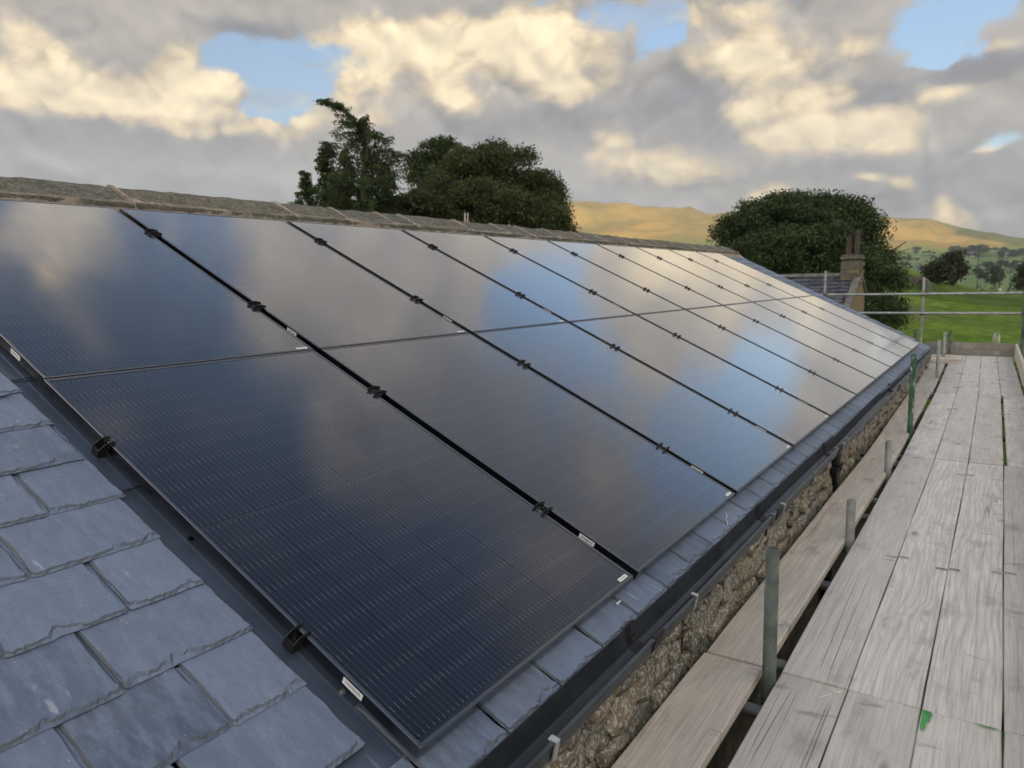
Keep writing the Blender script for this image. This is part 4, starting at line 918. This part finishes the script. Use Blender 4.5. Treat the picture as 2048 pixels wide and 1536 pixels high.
# centre pair
tree('sycamore_tree', [(940, 360, 70, 52, 0), (1010, 350, 66, 48, 0), (1060, 390, 55, 48, 1), (1090, 430, 50, 40, 0), (1120, 460, 30, 30, 0), (960, 430, 90, 60, -2), (880, 420, 60, 50, -1), (1030, 450, 90, 50, -2), (985, 312, 36, 22, 0), (930, 330, 30, 22, 0), (1100, 480, 60, 30, 0), (1000, 400, 90, 60, 1.5), (1075, 430, 55, 45, 1)], 38, M['leaf_syc'],
     'dense domed tree in the middle, standing behind the ridge', 'tree', 12, 3500, 32, .064, .46, 1000)
tree('sycamore_tree', [(870, 308, 40, 26, 0), (838, 330, 26, 24, 0), (850, 360, 34, 30, 0), (890, 330, 30, 30, 0), (870, 390, 40, 40, 0), (910, 300, 16, 12, 0)], 43, M['leaf_larch'],
     'smaller open crowned tree just left of the dense domed tree', 'tree', 13, 520, 24, .075, .38, 868)
tree('thicket_tree', [(800, 420, 60, 22, 0), (850, 412, 50, 22, 0), (760, 430, 60, 22, 0)], 36, M['leaf_syc'], 'low leafy bush filling the dip between larch and domed tree', 'bush', 14, 420, 22, .07, .33, 810, limbn=4)
# larch with a wind-bent top
def larch(dist):
    gp = dirpt(715, 560, dist); gz = float(height(gp.x, gp.y)); root = link('larch_tree', None, loc=(gp.x, gp.y, gz), label='ragged larch with drooping twigs and a top bent to the left', cat='tree'); o0 = Vector((gp.x, gp.y, gz))
    stems = [[(725, 560), (722, 430), (728, 350), (735, 300), (722, 262), (702, 232), (678, 212), (655, 202), (642, 200)], [(700, 560), (668, 430), (655, 370), (650, 320), (655, 285)], [(740, 560), (768, 430), (776, 370), (768, 325)], [(640, 560), (622, 430), (612, 370), (608, 340)], [(680, 560), (690, 430), (692, 350), (688, 300)], [(606, 560), (600, 450), (598, 400)], [(790, 560), (796, 440), (795, 390)]]
    q = MB(); C = []; T = []; r = np.random.RandomState(4); sc = dist/1472.46
    for si, st in enumerate(stems):
        P = [dirpt(a, b_, dist+(si-1)*.7)-o0 for a, b_ in st]
        for i in range(len(P)-1): q.tube(P[i], P[i+1], (.16, .10, .10, .07, .08, .06, .06)[si]*(1-i/len(P)), 6, r1=(.16, .10, .10, .07, .08, .06, .06)[si]*(1-(i+1)/len(P))+.008)
        tot = sum((P[i+1]-P[i]).length for i in range(len(P)-1)); nb = int(tot*(26 if si == 0 else 24))
        for k in range(nb):
            f = (.14+.86*r.rand())*tot; acc = 0
            for i in range(len(P)-1):
                L = (P[i+1]-P[i]).length
                if acc+L >= f: break
                acc += L
            p = P[i].lerp(P[i+1], (f-acc)/L); frac = f/tot
            a = r.rand()*2*PI; bl = (3.7 if si == 0 else 2.2)*(1.02-frac)*(.35+.85*r.rand())+.14; 
            if si == 0 and frac > .80: bl = .10+.30*r.rand()
            e = p+Vector((math.cos(a)*bl, math.sin(a)*bl, bl*r.uniform(-.25, .45))); mid = p.lerp(e, .5)+Vector((0, 0, .12*bl)); q.tube(p, mid, .016, 4); q.tube(mid, e, .011, 4, r1=.004)
            n = int(36+86*bl) if (si or frac < .8) else int(14+34*bl); tt = r.rand(n)**.8; tone = r.rand()
            for j in range(n):
                bp = p.lerp(mid, tt[j]*2) if tt[j] < .5 else mid.lerp(e, tt[j]*2-1)
                hang = abs(r.normal())*.16*(.5+bl*.4); C.append((bp.x+r.normal()*.055, bp.y+r.normal()*.055, bp.z-hang)); T.append(tone*.6+.35*r.rand())
    link('crown', leafmesh(np.array(C), .060, M['leaf_larch'], np.array(T), seed=2, asp=.45), root)
    q.build('trunk', M['bark'], root)
larch(34)
# bushes and far trees
tree('hawthorn_bush', [(1878, 545, 18, 16, 0), (1878, 558, 15, 12, 0), (1868, 552, 9, 9, 0)], 105, M['leaf_thorn'], 'rounded dark hawthorn bush standing by the drystone wall end', 'bush', 21, 180, 18, .20, .8, 1876, limbn=5)
tree('hawthorn_bush', [(1902, 528, 16, 18, 0), (1908, 545, 15, 16, 0), (1900, 556, 14, 12, 0)], 112, M['leaf_thorn'], 'taller dark hawthorn just right of the rounded bush', 'bush', 22, 190, 18, .20, .8, 1904, limbn=5)
tree('field_tree', [(2046, 560, 12, 16, 0), (2056, 552, 14, 20, 0), (2052, 576, 16, 14, 0)], 150, M['leaf_thorn'], 'dark tree cut by the right edge of the picture', 'tree', 23, 130, 16, .22, .9, 2050, limbn=5)
tree('field_tree', [(1990, 545, 5, 8, 0), (1995, 554, 6, 8, 0), (1988, 562, 7, 8, 0)], 420, M['leaf_far'], 'grey-green round tree in the valley field near the right power pole', 'tree', 24, 90, 14, .55, 2.2, 1992, limbn=5)
tree('field_tree', [(1966, 553, 6, 5, 0)], 430, M['leaf_far'], 'small round tree left of the grey-green valley tree', 'tree', 25, 50, 12, .5, 1.6, 1966, limbn=4)
# shared far tree meshes
far_me = []
for i in range(4):
    r = random.Random(i); L = [(r.uniform(-1.6, 1.6), r.uniform(-1.6, 1.6), r.uniform(3, 5.5), r.uniform(2, 3), r.uniform(2, 3), r.uniform(1.8, 2.8)) for _ in range(5)]
    C, T = lobes_leaves(L, 90, 9, i, 1.0); far_me.append(leafmesh(C, .55, M['leaf_far'], T, seed=i))
def far_tree(px, py_base, dist, s, label='small far tree in the hedgerows of the valley', grp='trees scattered along the valley hedgerows', i=0):
    p = dirpt(px, py_base, dist); z = float(height(p.x, p.y)); o = link('valley_tree', far_me[i % 4], None, loc=(p.x, p.y, z-.5*s), label=label, cat='tree', group=grp); o.scale = (s, s, s*.9); o.rotation_euler = (0, 0, i*1.3)
r = random.Random(9)
for i in range(48):
    px = r.uniform(1795, 2060); d = r.choice([760, 830, 980, 1130, 1380, 1500, 1610]); far_tree(px, 530, d+r.uniform(-15, 15), r.uniform(.8, 1.5), i=i)
far_tree(1832, 500, 1760, 2.0, 'lone round tree at the foot of the golden hillside', None, 1)
for i in range(26): far_tree(1905+i*2.6+r.uniform(-1, 1), 500, 1500+r.uniform(-40, 40), r.uniform(1.5, 2.4), 'tall dark tree in the belt of wood below the golden hill', 'trees of the wood below the golden hill', i)
for i in range(14): far_tree(2000+i*4+r.uniform(-1, 1), 500, 1420+r.uniform(-30, 30), r.uniform(1.2, 1.9), 'dark tree beside the white farm buildings', 'trees around the white farm buildings', i)
# hedges across the valley
def hedge(px0, px1, dist, h, label, d1=None):
    n = max(8, int(abs(px1-px0)/1.2)); q = []; T = []; rr = np.random.RandomState(int(dist))
    p0 = dirpt(px0, 520, dist); p1 = dirpt(px1, 520, d1 or dist); L = (p1-p0).length; N_ = int(L*1.1)
    C = []
    for k in range(N_*3):
        f = rr.rand(); p = p0.lerp(p1, f); z = float(height(p.x, p.y)); C.append((p.x-p0.x+rr.normal()*.7, p.y-p0.y+rr.normal()*.7, z+rr.rand()*h*(1+.6*math.sin(f*37)))); T.append(rr.rand())
    link('hedge', leafmesh(np.array(C), .9, M['leaf_far'], np.array(T), seed=3), None, loc=(p0.x, p0.y, 0), label=label, cat='hedge')
hedge(1780, 1880, 760, 3.5, 'long dark hedge across the valley left of the hawthorns', 800)
hedge(1790, 1990, 1000, 4, 'far hedge line below the wood', 1150)
hedge(1930, 2075, 820, 3.5, 'dark hedge running right across the valley field', 780)
hedge(1800, 2075, 1420, 5, 'hedge line on which the white farm stands', 1400)
hedge(1900, 2075, 520, 2.6, 'nearest valley hedge just over the brow of the field', 480)
# ------------------------------------------------------------------ farmhouse
FD = 30.0
fb_ = dirpt(1724, 548, FD); ex = Vector((.998, -.06, 0)).normalized(); ey = Vector((-ex.y, ex.x, 0))      # ex along ridge to the right, ey away
ez = Vector((0, 0, 1)); hz_ = dirpt(1700, 549, FD).z
FM = Matrix(((ex.x, ey.x, 0, fb_.x), (ex.y, ey.y, 0, fb_.y), (ex.z, ey.z, 1, float(height(fb_.x, fb_.y))), (0, 0, 0, 1)))
fh = link('farmhouse', None, mw=FM, label='slate roofed stone farmhouse with end chimney in front of the round sycamore', cat='house')
rz = hz_-float(height(fb_.x, fb_.y)); HL = 7.0; HW = 3.4; HB = .75; ezv = rz-HW*.74; ezb = rz-HB*.9
q = MB(); G_ = [(-HW+.15, -1.5), (HB-.1, -1.5), (HB-.1, ezb-.08), (0, rz-.12), (-HW+.15, ezv-.05)]; q.add([(-.02, y, z) for y, z in G_]+[(-HL, y, z) for y, z in G_], [(0, 1, 2, 3, 4), (9, 8, 7, 6, 5)]+[((i+1) % 5, i, 5+i, 5+(i+1) % 5) for i in range(5)]); q.build('wall', M['farmstone'], fh)
q = MB(); 
for sgn in (-1, 1):
    yy, zz = (-HW, ezv) if sgn < 0 else (HB, ezb); a = [(-HL, yy, zz), (-.25, yy, zz), (-.25, 0, rz), (-HL, 0, rz)]; b_ = [(x, y, z-.12) for x, y, z in a]; q.add(a+b_, [(0, 1, 2, 3) if sgn < 0 else (3, 2, 1, 0), (7, 6, 5, 4) if sgn < 0 else (4, 5, 6, 7)]+[(i, 4+i, 4+(i+1) % 4, (i+1) % 4) for i in range(4)])
rfo = q.build('roof', M['bluer'], fh)
slp = math.atan2(rz-ezv, HW); sl_len = math.hypot(HW, rz-ezv); q = MB(); rw = random.Random(2)
ncr = 20
for c in range(ncr):
    s0 = sl_len*c/ncr; x = -HL+(0 if c % 2 else -.15)
    while x < -.3:
        w = rw.uniform(.26, .38); x1 = min(x+w-.015, -.27); lift = .035+rw.uniform(0, .012)
        def pt(xx, s, l): return (xx, -HW+math.cos(slp)*s-math.sin(slp)*l, ezv+math.sin(slp)*s+math.cos(slp)*l)
        s1 = s0+sl_len/ncr*1.1
        x0_ = max(x, -HL)
        if x1 > x0_: q.add([pt(x0_, s0, lift), pt(x1, s0, lift), pt(x1, s1, .01), pt(x0_, s1, .01), pt(x0_, s0, .0), pt(x1, s0, .0)], [(0, 1, 2, 3), (4, 5, 1, 0), (1, 5, 2), (4, 0, 3)])
        x += w
sl_o = q.build('roof_slates', M['bluer'], rfo); sl_o['kind'] = 'stuff'
q = MB(); q.extr([(-.14, -.05), (0, .06), (.14, -.05), (0, .0)], 0, 1); 
q2 = MB(); k = 0; x = -HL
while x < -.3:
    x1 = min(x+.55, -.27); q2.add([(x, -.16, rz-.05), (x1-.02, -.16, rz-.05), (x1-.02, 0, rz+.07), (x, 0, rz+.07), (x, .16, rz-.05), (x1-.02, .16, rz-.05)], [(0, 1, 2, 3), (3, 2, 5, 4), (0, 3, 4), (1, 5, 2)]); x = x1
q2.build('ridge_tiles', M['coping'], rfo)
q = MB()
for sgn in (-1, 1):
    yy, zz = (-HW-.05, ezv-.04) if sgn < 0 else (HB+.03, ezb-.04); a = [(-.22, yy, zz), (.02, yy, zz), (.02, 0, rz+.02), (-.22, 0, rz+.02)]; b_ = [(x, y, z+.12) for x, y, z in a]
    q.add(a+b_, [(3, 2, 1, 0), (4, 5, 6, 7), (0, 1, 5, 4), (1, 2, 6, 5), (2, 3, 7, 6), (3, 0, 4, 7)])
q.build('verge_coping', M['coping'], rfo)
ch = link('chimney', None, fh)
cx0, cx1 = -.66, -.02
q = MB(); q.box((cx0+.02, -.28, rz-.9), (cx1-.02, .28, rz+.52)); q.build('chimney_core', M['farmstone'], ch)
cst = smoothcube(77, amp=.10, round_=.15); cst.materials.append(M['farmstone'])
for row in range(6):
    for face in (0, 1):
        n_ = 3 if row % 2 else 2; wd = (cx1-cx0)/n_
        for kx in range(n_):
            o = link('stone', cst, ch)
            if face == 0: o.location = (cx0+wd*(kx+.5), -.29, rz-.20+row*.135-.1); o.scale = (wd*1.0, .10, .13)
            else: o.location = (cx1-.0, -.19+.19*kx, rz-.20+row*.135-.1); o.scale = (.08, .19, .13)
q = MB(); q.cbox((cx0-.04, -.35, rz+.54), (cx1+.04, .35, rz+.64), .02); q.cbox((cx0-.0, -.28, rz+.64), (cx1-.0, .28, rz+.70), .02); q.build('chimney_cap', M['farmstone'], ch)
for px_, hh in ((-.47, .60), (-.20, .80)):
    q = MB(); q.pipe((px_, 0, rz+.70), (px_, 0, rz+.70+hh), .095, .075, 14); q.pipe((px_, 0, rz+.68+hh), (px_, 0, rz+.76+hh), .12, .075, 14); q.build('chimney_pot', M['pot'], ch, True)
# white farm far off
for px, py, w, h, d, lab in ((1944, 514, 14, 5, 1430, 'long pale farm building under the wood'), (2014, 518, 9, 6, 1400, 'small white farmhouse among dark trees on the right'), (1846, 524, 10, 4, 960, 'grey barn by the hedge left of the hawthorns')):
    p = dirpt(px, py, d); z = float(height(p.x, p.y)); root = link('farm_building', None, loc=(p.x, p.y, z), label=lab, cat='farm building'); q = MB(); q.box((-w/2, -3, -2), (w/2, 3, h)); q.build('wall', M['render'] if 'grey' not in lab else M['coping'], root)
    q = MB(); q.add([(-w/2-.3, -3.3, h), (w/2+.3, -3.3, h), (w/2+.3, 0, h+2.4), (-w/2-.3, 0, h+2.4), (-w/2-.3, 3.3, h), (w/2+.3, 3.3, h)], [(0, 1, 2, 3), (3, 2, 5, 4), (0, 3, 4), (1, 5, 2), (0, 4, 5, 1)]); q.build('roof', M['bluer'], root)
# drystone walls in the near fields
def drywall(pts, label, seed, st_n=300, hgt=1.1):
    P = [Vector((p.x, p.y, float(height(p.x, p.y)))) for p in pts]; r = random.Random(seed); root = link('drystone_wall', None, loc=P[0], label=label, cat='wall')
    me = smoothcube(seed, amp=.2, round_=.3); me.materials.append(M['drystone']); tot = sum((P[i+1]-P[i]).length for i in range(len(P)-1))
    q = MB(); cnt = 0
    for i in range(len(P)-1):
        d = P[i+1]-P[i]; L = d.length; nrm = Vector((-d.y, d.x, 0)).normalized()
        q.add([P[i]-P[0]+nrm*.25-Vector((0, 0, .3)), P[i]-P[0]-nrm*.25-Vector((0, 0, .3)), P[i+1]-P[0]-nrm*.25-Vector((0, 0, .3)), P[i+1]-P[0]+nrm*.25-Vector((0, 0, .3)), P[i]-P[0]+nrm*.16+Vector((0, 0, hgt*.92)), P[i]-P[0]-nrm*.16+Vector((0, 0, hgt*.92)), P[i+1]-P[0]-nrm*.16+Vector((0, 0, hgt*.92)), P[i+1]-P[0]+nrm*.16+Vector((0, 0, hgt*.92))], [(4, 5, 6, 7), (1, 2, 6, 5), (3, 0, 4, 7), (0, 1, 5, 4), (2, 3, 7, 6)])
        k = int(st_n*L/tot)
        for j in range(k):
            f = r.random(); z = r.random()*hgt; p = P[i].lerp(P[i+1], f)-P[0]-nrm*(.23-.08*z/hgt)+Vector((0, 0, z)); o = link('stone', me, root, loc=p); o.scale = (r.uniform(.3, .55), .25, r.uniform(.15, .28)); o.rotation_euler = (r.uniform(-.2, .2), 0, math.atan2(d.y, d.x)+r.uniform(-.2, .2))
    q.build('wall_core', M['drystone'], root)
drywall([dirpt(1785, 553, 98), dirpt(1815, 553, 96), dirpt(1850, 553, 97)], 'low drystone wall across the slope left of the hawthorn bushes', 31, 200, .8)
drywall([dirpt(1850, 553, 97), dirpt(1860, 553, 90)], 'short wall end with upright gate stone by the hawthorn', 32, 30, 1.0)
# power poles
for px, d, h, lab in ((1956, 330, 13.5, 'taller wooden power pole against the golden hill'), (2001, 250, 8.5, 'power pole beside the grey-green valley tree')):
    p = dirpt(px, 540, d); z = float(height(p.x, p.y)); root = link('power_pole', None, loc=(p.x, p.y, z), label=lab, cat='power pole'); zt_ = max(h, dirpt(px, 492 if d > 300 else 520, d).z-z)
    q = MB(); q.tube((0, 0, -1), (0, 0, zt_), .17, 8, r1=.12); q.build('pole', M['bark'], root); q = MB(); q.box((-.9, -.06, zt_-.5), (.9, .06, zt_-.36)); q.build('cross_arm', M['bark'], root)
    q = MB()
    for xx in (-.8, 0, .8): q.tube((xx, 0, zt_-.36), (xx, 0, zt_-.12), .06, 6)
    q.build('insulators', M['white'], root)
# timber hurdle in the near field
hp = dirpt(1812, 612, 62); hp.z = float(height(hp.x, hp.y)); hp2 = dirpt(1856, 612, 60); hp2.z = float(height(hp2.x, hp2.y))
fe = link('field_fence', None, loc=hp, label='short pale rail fence standing in the green pasture', cat='fence')
for k in range(4):
    p = hp.lerp(hp2, k/3)-hp; q = MB(); q.box((p.x-.05, p.y-.05, p.z-.3), (p.x+.05, p.y+.05, p.z+1.0)); q.build('post', M['wood_dark'], fe)
for z in (.35, .62, .9):
    q = MB(); q.tube(Vector((0, 0, z)), (hp2-hp)+Vector((0, 0, z)), .03, 6); q.build('rail', M['coping'], fe)
# sheep
def sheep(px, dist, label, rot, scl=1.0):
    p = dirpt(px, 600, dist); z = float(height(p.x, p.y)); root = link('sheep', None, loc=(p.x, p.y, z), label=label, cat='sheep', group='sheep in the pasture'); root.rotation_euler = (0, 0, rot); root.scale = (scl*.72, scl, scl)
    me = bpy.data.meshes.new('body'); E_ = [(0, 1), (1, 2), (2, 3), (0, 4), (4, 5), (5, 6), (0, 7), (7, 8), (8, 9), (3, 10), (10, 11), (3, 12), (12, 13), (0, 14)]
    V = [(0, .38, .60), (0, .15, .62), (0, -.12, .62), (0, -.38, .60), (0, .52, .74), (0, .62, .86), (0, .74, .82), (.12, .36, .36), (.12, .36, .18), (.12, .38, .02), (.12, -.42, .34), (.12, -.38, .02), (-.12, -.42, .34), (-.12, -.38, .02), (-.12, .37, .3)]
    E_.append((14, 15)); V.append((-.12, .38, .02)); R_ = [.22, .26, .27, .23, .13, .10, .055, .07, .04, .035, .08, .035, .08, .035, .06, .035]
    me.from_pydata(V, E_, []); o = link('body', me, root); o.modifiers.new('skin', 'SKIN'); o.modifiers.new('sub', 'SUBSURF').levels = 2
    o.modifiers['sub'].render_levels = 2
    for i, sv in enumerate(me.skin_vertices[0].data if me.skin_vertices else []): sv.radius = (R_[i], R_[i])
    me.materials.append(M['wool'])
    if not me.skin_vertices:
        pass
    q = MB(); q.tube((0, .66, .85), (0, .80, .80), .060, 8, r1=.035); q.tube((.05, .64, .88), (.13, .62, .90), .022, 6, r1=.01); q.tube((-.05, .64, .88), (-.13, .62, .90), .022, 6, r1=.01); q.build('face', M['sheepface'], root, True)
sheep(1998, 50, 'white sheep just above the far toe board', PI+.1, 1.0)
sheep(1999, 117, 'tiny white sheep higher up the pasture', PI-.3, .75)
# ------------------------------------------------------------------ haze
q = MB(); q.box((-5200, -5200, -60), (5200, 5200, 900)); hz = q.mesh('haze', [])
hm = bpy.data.materials.new('haze_air'); hm.use_nodes = True; n = NT(hm.node_tree); n.n.clear()
vol = n.node('ShaderNodeVolumePrincipled', {'Color': (.80, .88, 1.0, 1), 'Density': .00017, 'Anisotropy': .2}); n.l.new(vol, n.node('ShaderNodeOutputMaterial', out=None).inputs[1]); hz.materials.append(hm)
HAZE = True
if HAZE: link('haze', hz, kind='stuff')
